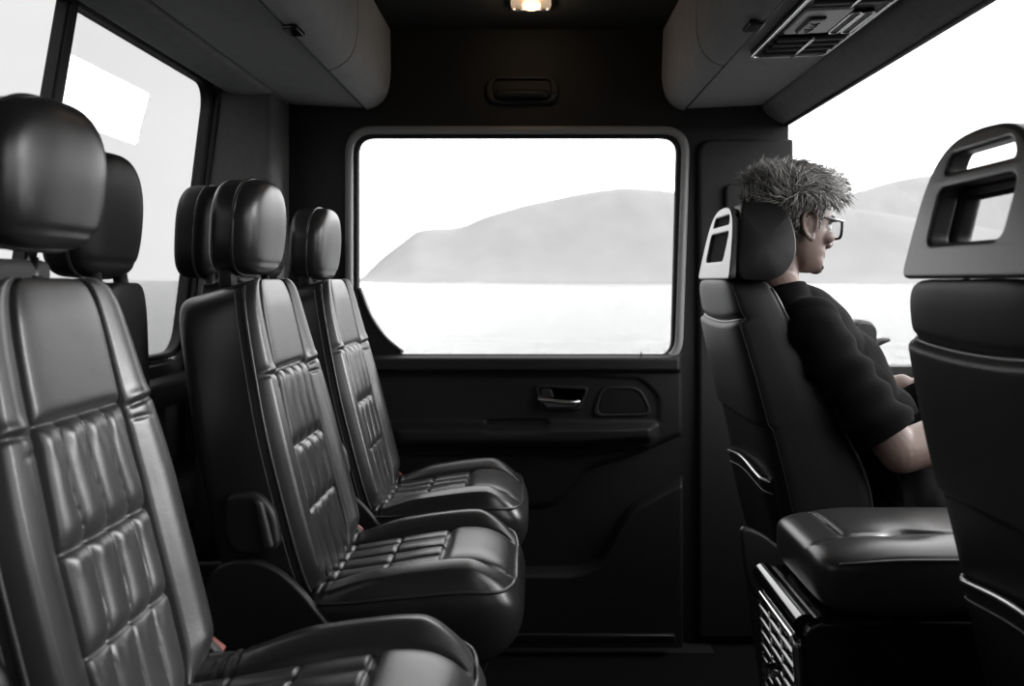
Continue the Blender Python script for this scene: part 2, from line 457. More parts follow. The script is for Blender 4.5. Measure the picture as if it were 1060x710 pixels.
o = struct('trim_1', rbox((fx(600), D - .09, fz(660, D - .09)), (.55, .03, .02), .006), 'plastic_soft', angle=.6, label='sill strip at the foot of the sliding door')
build('tread', rbox((fx(604, D - .1), D - .108, fz(657, D - .1)), (.52, .006, .006), .002), 'dark_metal', o)
# riser under the sill
struct('trim_2', rbox((fx(560), D - .04, (fz(664) + FLOOR) / 2), (1.02, .08, abs(FLOOR - fz(664))), .004), 'wall', angle=.6, label='dark step riser under the sliding door')

# grab recess above the window
gb = thing('ceiling_grab_handle', (fx(540), D, fz(94)), 'flat oval black grab recess above the sliding door window', 'handle')
ov = roundpoly([(fx(503), fz(80)), (fx(578), fz(80)), (fx(578), fz(108)), (fx(503), fz(108))], .04, 7)
ovi = roundpoly([(fx(511), fz(83)), (fx(570), fz(83)), (fx(570), fz(104)), (fx(511), fz(104))], .02, 7)
build('bezel', prism(ov, .02, .007, XZ(D - .007), holes=[ovi]), 'plastic_soft', gb, angle=.7)
build('recess', prism(ovi, .005, .001, XZ(D - .002)), 'rubber', gb, angle=.7)
build('grip', tube(smooth_path([(fx(515), D - .012, fz(98)), (fx(520), D - .026, fz(99)), (fx(540), D - .03, fz(99)), (fx(560), D - .026, fz(99)), (fx(565), D - .012, fz(98))], 6), .012, n=10), 'plastic_soft', gb)
build('screw', rbox((fx(573), D - .016, fz(97)), (.008, .006, .008), .002), 'rubber', gb)

# B pillar, its panel, its post
struct('trim_3', prism(roundpoly([(fx(722), fz(145)), (.79, fz(145)), (.79, FLOOR + .02), (fx(722), FLOOR + .02)], [.05, .01, .01, .01]), .03, .010, XZ(D - .010)), 'wall', angle=.6, label='raised dark panel of the pillar beside the sliding door')
bg_ = thing('seat_belt_guide', (fx(757), D - .025, fz(215)), 'black seat belt guide on the pillar behind the man', 'seat belt guide')
build('guide_plate', prism(roundpoly([(fx(748), fz(192)), (fx(766), fz(192)), (fx(766), fz(222)), (fx(748), fz(222))], .016), .02, .006, XZ(D - .034)), 'rubber', bg_, angle=.6)
build('webbing', rbox((fx(757), D - .032, (fz(220) + fz(330)) / 2), (.044, .004, fz(220) - fz(330)), .001), 'rubber', bg_)

# left corner pillar
struct('trim_4', prism(roundpoly([(-.93, 2.45), (-.736, 2.45), (-.736, D + .01), (-.93, D + .01)], [0, .018, 0, 0]), 1.70, .004, lambda a, b, d: (a if a > -.85 else LW(d - .27) + .012, b, d - .27)), 'pillar', angle=.6, label='fabric covered corner pillar by the left window')

# left wall under the window, ledge, header
low = [(-1.03, FLOOR), (-.975, FLOOR), (-.975, -.30), (-.962, -.245), (-.965, -.222), (LW(-.215), -.214), (-1.03, -.214)]
struct('wall_left', prism(low, 2.9, .001, lambda a, b, d: (a, d + 1.02, b)), 'door', angle=.6, label='dark side wall below the left window')
struct('trim_6', prism(roundpoly([(-.99, -.33), (-.93, -.325), (-.915, -.30), (-.92, -.262), (-.955, -.25), (-.99, -.25)], .012), 2.6, .002, lambda a, b, d: (a, d + 1.15, b)), 'plastic_soft', angle=.6, label='ledge under the left window')
struct('trim_7', prism(roundpoly([(-.99, -.62), (-.86, -.615), (-.835, -.57), (-.85, -.50), (-.99, -.49)], .02), 2.6, .002, lambda a, b, d: (a, d + 1.15, b)), 'plastic_soft', angle=.6, label='storage shelf low on the left wall')
hd = roundpoly([(-.885, .552), (-.86, .528), (-.79, .520), (-.735, .527), (-.72, .56), (-.72, CEIL), (-.96, CEIL), (-.96, .570)], [.008, .02, .03, .015, .01, 0, 0, .01])
struct('trim_8', prism(hd, 2.98, .001, lambda a, b, d: (a, d + 1.14, b)), 'fabric', angle=.5, label='padded roll above the left window')
# left glazing: two tinted panes, dark frame, mullion
def lwpt(y, z, off=0.0): return (LW(z) + off, y, z)
def lw_map(off): return lambda a, b, d: (LW(b) + off + d, a, b)
refl_patch = roundpoly([(1.686, .320), (2.06, .318), (2.10, .451), (1.704, .453)], .008, 3)
gl_out = roundpoly([(1.640, -.2), (2.44, -.2), (2.44, .552), (1.694, .552)], [.01, .07, .07, .01], 7)
w2 = struct('window_2', prism(gl_out, .005, .0003, lw_map(-.016), holes=[refl_patch]), 'tint', angle=.5, label='dark tinted rear pane of the left window')
build('reflection_panel', prism(refl_patch, .005, .0003, lw_map(-.016)), 'glass', w2, angle=.5, label='untinted rectangle imitating a window reflection in the pane')  # clear glass set in to imitate the opposite window's reflection
fr_o = roundpoly([(-.42, -.212), (2.452, -.212), (2.452, .566), (-.42, .566)], [.01, .08, .08, .01], 7)
fr_i = roundpoly([(-.38, -.196), (2.432, -.196), (2.432, .540), (-.38, .540)], [.01, .07, .07, .01], 7)
build('window_frame', prism(fr_o, .035, .008, lw_map(-.012), holes=[fr_i]), 'rubber', w2, angle=.6)
build('mullion', prism([(1.615, -.2), (1.655, -.2), (1.710, .55), (1.674, .55)], .03, .006, lw_map(-.010)), 'rubber', w2, angle=.6)
w3 = struct('window_3', prism([(-.40, -.2), (1.634, -.2), (1.690, .552), (-.40, .552)], .005, .0003, lw_map(-.018)), 'tint', angle=.5, label='dark tinted front pane of the left window')
# cover of the wall beyond the window (between window and pillar)
struct('trim_9', prism([(2.442, -.25), (2.70, -.25), (2.70, .56), (2.442, .56)], .04, .004, lw_map(.0)), 'wall', angle=.6, label='dark panel between the left window and the corner')

# right header roll and front glazing
hr = roundpoly([(.702, .555), (.700, .522), (.722, .497), (.757, .476), (.785, .474), (.812, .487), (.83, .52), (.83, CEIL), (.702, CEIL)], [.004, .01, .02, .012, .01, .01, .01, 0, 0])
struct('trim_10', prism(hr, 3.10, .001, lambda a, b, d: (a, d + 1.10, b)), 'fabric', angle=.5, label='padded roll above the windscreen')
build('edge_seal', tube([(.776, NEAR, .474), (.776, D, .474)], .007, n=8), 'rubber', bpy.data.objects['trim_10'])
struct('window_4', ([(.815, NEAR, .488), (.815, D + .03, .488), (1.92, D + .03, -.262), (1.92, NEAR, -.262), (.822, NEAR, .492), (.822, D + .03, .492), (1.927, D + .03, -.258), (1.927, NEAR, -.258)],
        [[0, 1, 2, 3], [7, 6, 5, 4], [0, 4, 5, 1], [1, 5, 6, 2], [2, 6, 7, 3], [3, 7, 4, 0]]), 'glass', smooth=False, label='sloping clear windscreen of the cab')
struct('window_5', prism([(.775, -.265), (1.915, -.265), (.812, .486), (.775, .486)], .005, .0003, XZ(D + .026)), 'glass', smooth=False, label='clear front side window beyond the man')
struct('wall_right', rbox((1.93, 1.1, -.68), (.06, 3.2, .84), .005), 'cowl', angle=.6, label='dark bulkhead under the windscreen')
# dashboard
da = roundpoly([(1.14, -.30), (1.20, -.245), (1.5, -.25), (1.895, -.262), (1.895, -.95), (1.70, -.95), (1.60, -.44), (1.30, -.40), (1.17, -.385)], [.03, .04, .05, .005, .01, .04, .08, .05, .04])
dt = thing('dashboard', (1.5, 1.1, -.95), 'wide dark dashboard under the windscreen in front of the man', 'dashboard')
build('dash_top', prism(da, 3.04, .01, lambda a, b, d: (a, d + 1.10, b)), 'cowl', dt, angle=.6)
for yy in (.9, 1.35, 1.62, 2.35):
    build('air_vent', join(*[rbox((1.158, yy, -.345 - k * .018), (.02, .13, .006), .002) for k in range(4)]), 'gloss', dt)

# ------------------------------------------------------------------ overhead lockers
def locker(name, sgn, pts_body, pts_lid, yseg, label):
    t = thing(name, (sgn * .58, 1.1, .52), label, 'locker')
    build('body', prism(pts_body, 3.05, .002, lambda a, b, d: (a, d + 1.105, b)), 'locker', t, angle=.5)
    for (ya, yb) in yseg:
        build('lid', prism(pts_lid, yb - ya - .006, .002, lambda a, b, d: (a, d + (ya + yb) / 2, b)), 'locker', t, angle=.5)
    return t
lb = roundpoly([(-.726, .531), (-.50, .520), (-.462, .535), (-.445, .56), (-.437, .62), (-.44, CEIL - .001), (-.70, CEIL - .001), (-.726, .60)], [.006, .02, .02, .02, .03, 0, 0, .01])
ll = roundpoly([(-.497, .5135), (-.470, .522), (-.442, .546), (-.430, .575), (-.424, .62), (-.426, .757), (-.436, .757), (-.434, .62), (-.440, .575), (-.455, .55), (-.478, .532), (-.4975, .522)],
               [.004, .02, .02, .02, .03, .002, .002, .03, .02, .02, .02, .002])
lk1 = locker('overhead_locker', -1, lb, ll, [(-.40, .75), (.75, 2.13), (2.13, 2.63)], 'grey fabric overhead locker above the left window')
build('lid_gap', tube([(-.4992, -.40, .5175), (-.4992, 2.63, .5175)], .0042, n=8), 'rubber', lk1)
build('latch', rbox((-.487, 1.78, .512), (.034, .06, .012), .005), 'gloss', lk1, angle=.6)
rbp = roundpoly([(.699, .529), (.463, .518), (.43, .532), (.414, .555), (.405, .60), (.412, CEIL - .001), (.699, CEIL - .001)], [.006, .02, .02, .02, .03, 0, 0])
rl = roundpoly([(.460, .5115), (.435, .520), (.410, .543), (.399, .572), (.393, .61), (.398, .757), (.408, .757), (.403, .61), (.409, .575), (.420, .552), (.440, .531), (.4605, .520)],
               [.004, .02, .02, .02, .03, .002, .002, .03, .02, .02, .02, .002])
lk2 = locker('overhead_locker', 1, rbp, rl, [(-.40, .75), (.75, 2.08), (2.08, 2.63)], 'grey fabric overhead locker with air vent panel above the windscreen')
build('lid_gap', tube([(.4622, -.40, .5155), (.4622, 2.63, .5155)], .0042, n=8), 'rubber', lk2)
build('latch', rbox((.448, 1.75, .512), (.034, .06, .012), .005), 'gloss', lk2, angle=.6)

# vent panel under the right locker
vp = thing('air_vent_panel', (.58, 1.70, .515), 'chrome edged black air vent panel under the right overhead locker', 'vent panel')
VZ = .5175
def vmap(z): return lambda a, b, d: (a, b, z + d)
def slope_z(x): return .518 + (x - .463) / (.699 - .463) * .011
pl_o = roundpoly([(.497, 1.42), (.672, 1.42), (.672, 1.985), (.497, 1.985)], .02, 5)
pl_i = roundpoly([(.505, 1.428), (.664, 1.428), (.664, 1.977), (.505, 1.977)], .014, 5)
def vslab(out, th, bv, drop, holes=()): return mapg(prism(out, th, bv, vmap(0), holes=holes), lambda v: Vector((v.x, v.y, slope_z(v.x) - drop + v.z)))
build('panel', vslab(pl_o, .016, .005, .004), 'rubber', vp, angle=.6)
build('chrome_rim', vslab(pl_o, .008, .0035, .012, holes=[pl_i]), 'chrome', vp, angle=.7, label='thin chrome rim')
for (ya, yb, nm) in ((1.80, 1.955, 'vent_louver'), (1.44, 1.595, 'vent_louver')):
    for k in range(4):
        for (xa, xb) in ((.515, .582), (.588, .655)):
            y = lerp(ya, yb, (k + .5) / 4)
            g = tube([(xa, y, 0), (xb, y, 0)], .0058, n=8, sy=2.0)
            build(nm, mapg(g, lambda v: Vector((v.x, v.y, slope_z(v.x) - .017 + v.z))), 'plastic', vp, angle=.7)
    g = rbox((.585, (ya + yb) / 2, 0), (.006, yb - ya, .008), .002)
    build('louver_bar', mapg(g, lambda v: Vector((v.x, v.y, slope_z(v.x) - .022 + v.z))), 'chrome', vp)
build('plate', vslab(roundpoly([(.515, 1.625), (.605, 1.625), (.605, 1.78), (.515, 1.78)], .006, 3), .008, .002, .014), 'white_plate', vp, angle=.6, label='pale grey switch plate')
sw = build('switch', vslab(roundpoly([(.532, 1.66), (.566, 1.66), (.566, 1.76), (.532, 1.76)], .006, 3), .008, .003, .019), 'plastic_soft', vp, angle=.6)
build('switch_face', vslab(roundpoly([(.536, 1.666), (.562, 1.666), (.562, 1.754), (.536, 1.754)], .005, 3), .004, .0015, .0235), 'white_plate', sw, angle=.6)
gl = [tube([(.541, 1.72, 0), (.549, 1.745, 0), (.557, 1.72, 0), (.541, 1.72, 0)], .0012, n=6), tube([(.545, 1.70, 0), (.553, 1.712, 0), (.557, 1.695, 0)], .0012, n=6), tube([(.541, 1.68, 0), (.549, 1.692, 0), (.557, 1.68, 0)], .0012, n=6)]
build('switch_symbol', mapg(join(*gl), lambda v: Vector((v.x, v.y, slope_z(v.x) - .0262 + v.z))), 'rubber', sw)
for xx in (.618, .643):
    pr = roundpoly([(xx - .010, 1.645), (xx + .010, 1.645), (xx + .010, 1.785), (xx - .010, 1.785)], .0095, 5)
    g = tube([(a, b, 0) for a, b in pr], .002, closed=True, n=6)
    s_ = build('rocker_switch', vslab(pr, .008, .003, .014), 'rubber', vp, angle=.6)
    build('switch_rim', mapg(g, lambda v: Vector((v.x, v.y, slope_z(v.x) - .0185 + v.z))), 'chrome', s_)

# ceiling lamp
Yl = .763 * F / 283
cl = thing('ceiling_lamp', (0, 2.40, CEIL), 'small ceiling lamp with bright rim and warm orange bulb', 'lamp')
co = roundpoly([(-.062, 2.29), (.06, 2.29), (.064, 2.425), (-.066, 2.425)], .018, 5)
ci = roundpoly([(-.052, 2.30), (.05, 2.30), (.053, 2.415), (-.055, 2.415)], .014, 5)
build('bezel', prism(co, .016, .005, XY(CEIL - .006), holes=[ci]), 'chrome', cl, angle=.6, label='bright metal rim')
build('lens', prism(ci, .006, .002, XY(CEIL - .004)), 'lamp_lens', cl, angle=.6)
build('bulb', ellipsoid((0, 2.37, CEIL - .014), (.026, .034, .012)), 'lamp', cl, label='glowing orange bulb')

# ================================================================== PASSENGER SEATS (left row)
def vrow(n, q, edge=6):
    u = urow(n, q, edge); return [(x + 1) / 2 for x in u]
QW, QT, PB = 7, 18, 5
INS = lambda v: .55 + .05 * sstep(.55, .95, v)
VS = (.70, .45, .245)
def back_front(v):
    """front line of the backrest: x, z at height fraction v"""
    return (sinterp(v, [(0, -.374), (.25, -.412), (.5, -.448), (.75, -.480), (1, -.510)]), lerp(-.565, .004, v))
BN = Vector((.961, 0, .277))
def crease(x, n, p=.35):
    """rounded tufts with narrow creases between, 0 in a crease and 1 on a tuft"""
    return abs(math.sin(PI * x)) ** p
def back_disp(u, v):
    au = abs(u); ins = INS(v)
    d = .021 * sstep(ins - .04, ins + .25, au) * (1 - .45 * sstep(.45, .98, v)) * sstep(.0, .10, v)
    # gathered leather where the bolster bends
    g = sstep(ins, ins + .12, au)
    d -= .0045 * gs(v, .685 + .03 * (au - ins), .008) * g
    d -= .0030 * gs(v, .655 - .02 * (au - ins), .006) * g * (1 - sstep(ins + .1, ins + .28, au))
    d += .0025 * gs(v, .705, .015) * g
    d -= .012 * gs(au, ins, .026)
    if au < ins:
        k = au / ins; m = 1 - k ** 8
        if v > VS[0]:
            d += .006 * m * (1 - gs(v, VS[0], .015)) * (1 - .5 * sstep(.9, 1, v))
        else:
            lo = VS[1] if v > VS[1] else VS[2] if v > VS[2] else .03
            hi = VS[0] if v > VS[1] else VS[1] if v > VS[2] else VS[2]
            t = (v - lo) / (hi - lo)
            ph = (u / ins + 1) * 2 + (.13 * math.sin(v * 11 + 1) if v > VS[1] else .09 * math.sin(v * 13))
            dep = .0145 if v > VS[1] else .0125 if v > VS[2] else .0075
            fade = (1 - .5 * gs(t, 0, .10)) * (1 - .5 * gs(t, 1, .08))
            d += (dep * crease(ph, 4) * fade - .003) * m
            d += .0012 * mnoise.noise(Vector((u * 5, v * 7, 2.2))) * m
            d += .0007 * math.sin(u * 48 + v * 9) * gs(t, .82, .10) * m
    for q in VS: d -= .0045 * gs(v, q, .006) * (1 - sstep(ins - .04, ins + .02, au))
    return d * (1 - sstep(.90, 1.0, au))
def backP(u, v, side, w0=.204, off=0.0):
    ew = se(2 * v - 1, QW); et = se(2 * v - 1, QT)
    x, z = back_front(v)
    w = w0 * (1 - .16 * sstep(.45, 1.0, v))
    th = lerp(.155, .143, sstep(0, .9, v))
    c = se(u, PB if side > 0 else 9)
    fr = .030; back = th - fr
    if side > 0: o = (fr * c + back_disp(u, v) + off) * et - fr
    else: o = -back * c * et - fr
    p = Vector((x, 0, z)) + BN * o
    return (p.x, w * ew * u, p.z)
CX0, CX1 = -.455, -.030
def cush_top(v): return sinterp(v, [(0, -.565), (.2, -.555), (.4, -.542), (.62, -.527), (.8, -.520), (.92, -.528), (1, -.545)])
CB = (.26, .62)
def cush_disp(u, v):
    au = abs(u); ins = .54
    d = .030 * sstep(ins - .04, ins + .22, au) * (.35 + .65 * sstep(.12, .45, v)) * (1 - .65 * sstep(.80, .98, v))
    d -= .010 * gs(au, ins, .030) * (1 - sstep(.93, .97, v))
    if au < ins:
        k = au / ins; m = 1 - k ** 6
        if v > CB[1] + .05: d += .012 * m * (1 - gs(v, CB[1] + .05, .03)) * (1 - .3 * sstep(.85, 1, v))
        else:
            d += (.0105 * crease((u / ins + 1) * 2, 4) - .003) * m * sstep(0, .06, v)
            d += .0012 * mnoise.noise(Vector((u * 6, v * 8, 7.7))) * m
        for q in (.22, .44, CB[1] + .05): d -= .0045 * gs(v, q, .007)
    else:
        d += .0025 * math.sin(v * 150) * gs(v, .17, .05)
    return d * (1 - sstep(.90, 1.0, au))
def cushP(u, v, side, w0=.222, off=0.0):
    ew = se(2 * v - 1, 6 if v > .5 else 14); et = se(2 * v - 1, 6 if v > .5 else 16)
    zc = -.595
    c = se(u, 5)
    w = w0 * (1 - .10 * sstep(.5, 0, v))
    if side > 0: z = zc + (cush_top(v) - zc) * c * et + (cush_disp(u, v) + off) * et
    else: z = zc - sinterp(v, [(0, .05), (.5, .075), (.85, .085), (1, .06)]) * se(u, 8) * et
    x = lerp(CX0, CX1, v)
    return (x + .018 * gs(z, -.60, .05) * sstep(.8, 1, v), w * ew * u * (1 - .03 * (side < 0)), z)
HW, HZ0, HZ1 = .128, .010, .196
def headP(u, v, side, w0=HW, z0=HZ0, z1=HZ1, xc=-.562, tf=.054, tb=.036):
    ew = se(2 * v - 1, 2.35 if v > .5 else 3.8); et = se(2 * v - 1, 6)
    z = lerp(z0, z1, v)
    w = w0 * (1 - .08 * (1 - v) ** 2)
    lean = .012 * (v - .5)
    c = se(u, 3.6 if side > 0 else 4.5)
    o = (tf * c * (1 + .12 * gs(v, .45, .4))) * et if side > 0 else -tb * c * et
    if side > 0: o -= .0025 * gs(v, .12, .02) * et * se(u, 6)
    return (xc + lean + o, w * ew * u, z)

def make_seat():
    t = thing('passenger_seat', (-.28, 0, FLOOR), 'x', 'seat', 'row of black leather passenger seats along the left window')
    def grp(u, v, s):
        return 'center_panel' if (s > 0 and abs(u) < INS(v) and v > .0) else 'backrest'
    vs = vrow(210, QW, 7)
    G = puff(backP, vs, urow(150, PB), urow(24, 9), grp)
    build('backrest', G['backrest'], 'leather', t)
    build('backrest_panel', G['center_panel'], 'leather_panel', t, label='pleated leather centre panel')
    # piping where the flank meets the front
    for s in (-1, 1):
        pth = [Vector(backP(s * .985, v, 1)) + Vector((.001, s * .001, 0)) for v in [.02 + .96 * k / 60 for k in range(61)]]
        build('piping', tube(pth, .0032, n=6), 'piping', t)
        pth2 = [Vector(backP(s * .995, v, 1)) + Vector((-.010, s * .0012, 0)) for v in [.03 + .93 * k / 60 for k in range(61)]]
        build('stitching', tube(pth2, .0013, n=5), 'stitch', t)
        pth3 = [Vector(backP(s * (INS(v) + .002), v, 1, off=.0022)) for v in [.05 + .90 * k / 70 for k in range(71)]]
        build('seam', tube(pth3, .0016, n=5), 'piping', t)
    # cushion
    vs = vrow(130, 6, 7)
    def grp2(u, v, s): return 'p' if (s > 0 and abs(u) < .54 and v < .95) else 'c'
    G = puff(cushP, vs, urow(110, 5), urow(24, 8), grp2)
    build('seat_cushion', G['c'], 'leather', t)
    build('cushion_panel', G['p'], 'leather_panel', t, label='quilted leather centre of the seat cushion')
    pth = []
    for k in range(121):
        a = -PI * .78 + 1.56 * PI * k / 120; ca, sa = math.cos(a), math.sin(a)
        S = math.copysign(abs(ca) ** (2 / 6), ca) * .972; Yn = math.copysign(abs(sa) ** (2 / 6), sa) * .972
        if S < -.86: continue
        q = cushP(max(-.985, min(.985, Yn / max(.2, se(S, 6 if S > 0 else 14)))), (S + 1) / 2, 1)
        pth.append(Vector(q) + Vector((.001 * max(0, ca), .001 * sa, .001)))
    build('cushion_piping', tube(pth, .0036, n=6), 'piping', t)
    # head restraint on two posts
    h = build('headrest', puff(headP, vrow(40, 4.2, 8), urow(40, 3.6, 8), urow(40, 4.5, 8))['all'], 'leather', t)
    rim = []
    for k in range(72):
        a = 2 * PI * k / 72
        cy, cz = math.cos(a), math.sin(a)
        v = .5 + .5 * math.copysign(abs(cz) ** (2 / 4.2), cz); u = math.copysign(1, cy)
        ew = se(2 * v - 1, 2.35 if v > .5 else 3.8)
        y = HW * (1 - .08 * (1 - v) ** 2) * math.copysign(ew, cy)
        rim.append((-.562 + .012 * (v - .5) + .016, y * .985, lerp(HZ0, HZ1, v) * 1.0))
    build('headrest_piping', tube(rim, .0036, closed=True, n=6), 'piping', h)
    for s in (-1, 1):
        p = build('headrest_post', tube([(-.562, s * .05, -.03), (-.562, s * .05, .03)], .0065, n=12), 'dark_metal', t, label='thin metal post')
        build('post_collar', tube([(-.562, s * .05, -.004), (-.562, s * .05, .006)], .012, n=14), 'plastic', p)
    build('shoulder_bridge', rbox((-.572, 0, .004), (.03, .18, .046), .012), 'rubber', t, angle=.6) 
    # recliner pod, hinge brackets, pedestal
    for s in (-1, 1):
        pod = roundpoly([(-.525, -.365), (-.470, -.362), (-.440, -.395), (-.430, -.455), (-.452, -.472), (-.508, -.472), (-.528, -.44)], .018, 5)
        pd = build('recliner_pod', prism(pod, .034, .010, XZ(s * .208)), 'plastic', t, angle=.7)
        lev = roundpoly([(-.474, -.372), (-.458, -.375), (-.438, -.455), (-.455, -.460)], .008, 4)
        build('recliner_lever', prism(lev, .016, .006, XZ(s * .229)), 'plastic_soft', pd, angle=.7)
        br = roundpoly([(-.555, -.50), (-.50, -.475), (-.445, -.488), (-.40, -.525), (-.352, -.585), (-.30, -.63), (-.30, -.67), (-.50, -.69), (-.57, -.60)], .03, 5)
        build('hinge_cover', prism(br, .020, .006, XZ(s * .213)), 'plastic', t, angle=.7)
    ped = roundpoly([(-.46, -.66), (-.07, -.665), (-.10, -.76), (-.16, FLOOR + .03), (-.12, FLOOR), (-.44, FLOOR), (-.42, -.80)], .02, 4)
    build('pedestal', prism(ped, .30, .012, XZ(0)), 'plastic', t, angle=.6)
    bk = build('seat_belt_buckle', rbox((-.412, .228, -.575), (.05, .018, .085), .006, 3, Matrix.Rotation(-.9, 3, 'Y')), 'plastic', t, angle=.6)
    build('release_button', rbox((-.389, .227, -.553), (.016, .016, .028), .004, 3, Matrix.Rotation(-.9, 3, 'Y')), 'red', bk, angle=.6, label='red release button')
    return t
seat = make_seat()
seats = [seat, copy_tree(seat), copy_tree(seat)]
spec = [(1.085, -.088, 'black leather passenger seat nearest the camera, at the left edge of the picture'),
        (1.71, 0, 'black leather passenger seat in the middle of the left row, second from the camera'),
        (2.26, .005, 'black leather passenger seat farthest back, next to the sliding door')]
for s, (y, dx, lab) in zip(seats, spec):
    s.location.y = y; s.location.x += dx; s['label'] = lab
def shift_head(s, dz, sc=1.0, dx=0.0):
    for ch in s.children:
        if ch.name.split('.')[0] in ('headrest',): ch.location.z += dz; ch.location.x += dx
for ch in seats[0].children:
    if ch.name.split('.')[0] in ('seat_cushion', 'cushion_panel', 'cushion_piping'): ch.location.x += .042; ch.location.z += .010
shift_head(seats[0], .028, dx=.020)
shift_head(seats[2], -.010, dx=-.012)

# ------------------------------------------------------------------ rear row, back to back with the first
def make_rear():
    t = thing('rear_seat', (-.69, 0, FLOOR), 'x', 'seat', 'rear seats standing behind the left row')
    g = puff(lambda u, v, s: headP(u, v, s, .115, .004, .212, -.730, .042, .040), vrow(36, 4.2, 8), urow(36, 3.6, 8), urow(36, 4.5, 8))['all']
    h = build('headrest', g, 'leather_dull', t)
    rim = []
    for k in range(72):
        a = 2 * PI * k / 72; cy, cz = math.cos(a), math.sin(a)
        v = .5 + .5 * math.copysign(abs(cz) ** (2 / 4.2), cz)
        rim.append((-.730 + .012 * (v - .5) + .012, .115 * (1 - .08 * (1 - v) ** 2) * math.copysign(se(2 * v - 1, 2.35 if v > .5 else 3.8), cy) * .985, lerp(.004, .212, v)))
    build('headrest_piping', tube(rim, .003, closed=True, n=6), 'piping', h)
    for s in (-1, 1):
        build('headrest_post', tube([(-.70, s * .045, -.05), (-.712, s * .045, .02)], .012, n=10), 'plastic', t)
    def P(u, v, side):
        ew = se(2 * v - 1, 7); et = se(2 * v - 1, 14); z = lerp(-.62, -.004, v)
        c = se(u, 5)
        return (-.695 + (.026 * c * et if side > 0 else -.032 * c * et), lerp(.115, .075, v) * ew * u, z)
    build('backrest', puff(P, vrow(40, 7, 7), urow(30, 5), urow(30, 5))['all'], 'leather_dull', t)
    ped = roundpoly([(-.76, -.60), (-.63, -.60), (-.63, FLOOR), (-.76, FLOOR)], .015, 3)
    build('pedestal', prism(ped, .20, .01, XZ(0)), 'plastic', t, angle=.6)
    return t
rear = make_rear()
rears = [rear, copy_tree(rear), copy_tree(rear)]
for s, y, dx, lab in zip(rears, (1.455, 1.96, 2.36), (0, -.0, 0),
                         ('black rear seat headrest seen between the nearest and the middle passenger seat', 'black rear headrest pad left of the middle seat headrest', 'black rear headrest behind the farthest passenger seat, mostly hidden')):
    s.location.y = y; s.location.x += dx; s['label'] = lab

# ================================================================== CAB SEATS (right), seen from behind
def cab_back_x(z):  return .408 + .135 * max(0, -z) / .6 + .02 * sstep(0, -.1, z) * 0
def cab_front_x(z): return sinterp(-z, [(-.02, .505), (0, .512), (.1, .556), (.2, .610), (.32, .668), (.42, .712), (.52, .725), (.62, .715)])
CW = .222
def cabP(u, v, side, off=0.0):
    ew = se(2 * v - 1, 8); et = se(2 * v - 1, 14); z = lerp(-.64, .002, v)
    xr, xf = cab_back_x(z), cab_front_x(z); xm = (xr + xf) / 2; hh = (xf - xr) / 2
    w = CW * (1 - .12 * sstep(.6, 1, v))
    if side > 0:   # front
        o = hh * se(u, 7) + (.0 - .05 * (1 - sstep(.5, .9, abs(u)))) * sstep(0, .3, v) * .8
        o = max(o, -.2)
        x = xm + o * et
    else:
        c = se(u, 6)
        o = hh * c - .007 * sstep(-.300, -.306, z) * sstep(0, .5, c) + (.010 * sstep(-.078 - .012 * (1 - u * u), -.092 - .012 * (1 - u * u), z) - .007 * gs(z, -.080 - .012 * (1 - u * u), .008)) * sstep(0, .5, c) + off
        x = xm - o * et
    return (x, w * ew * u, z)
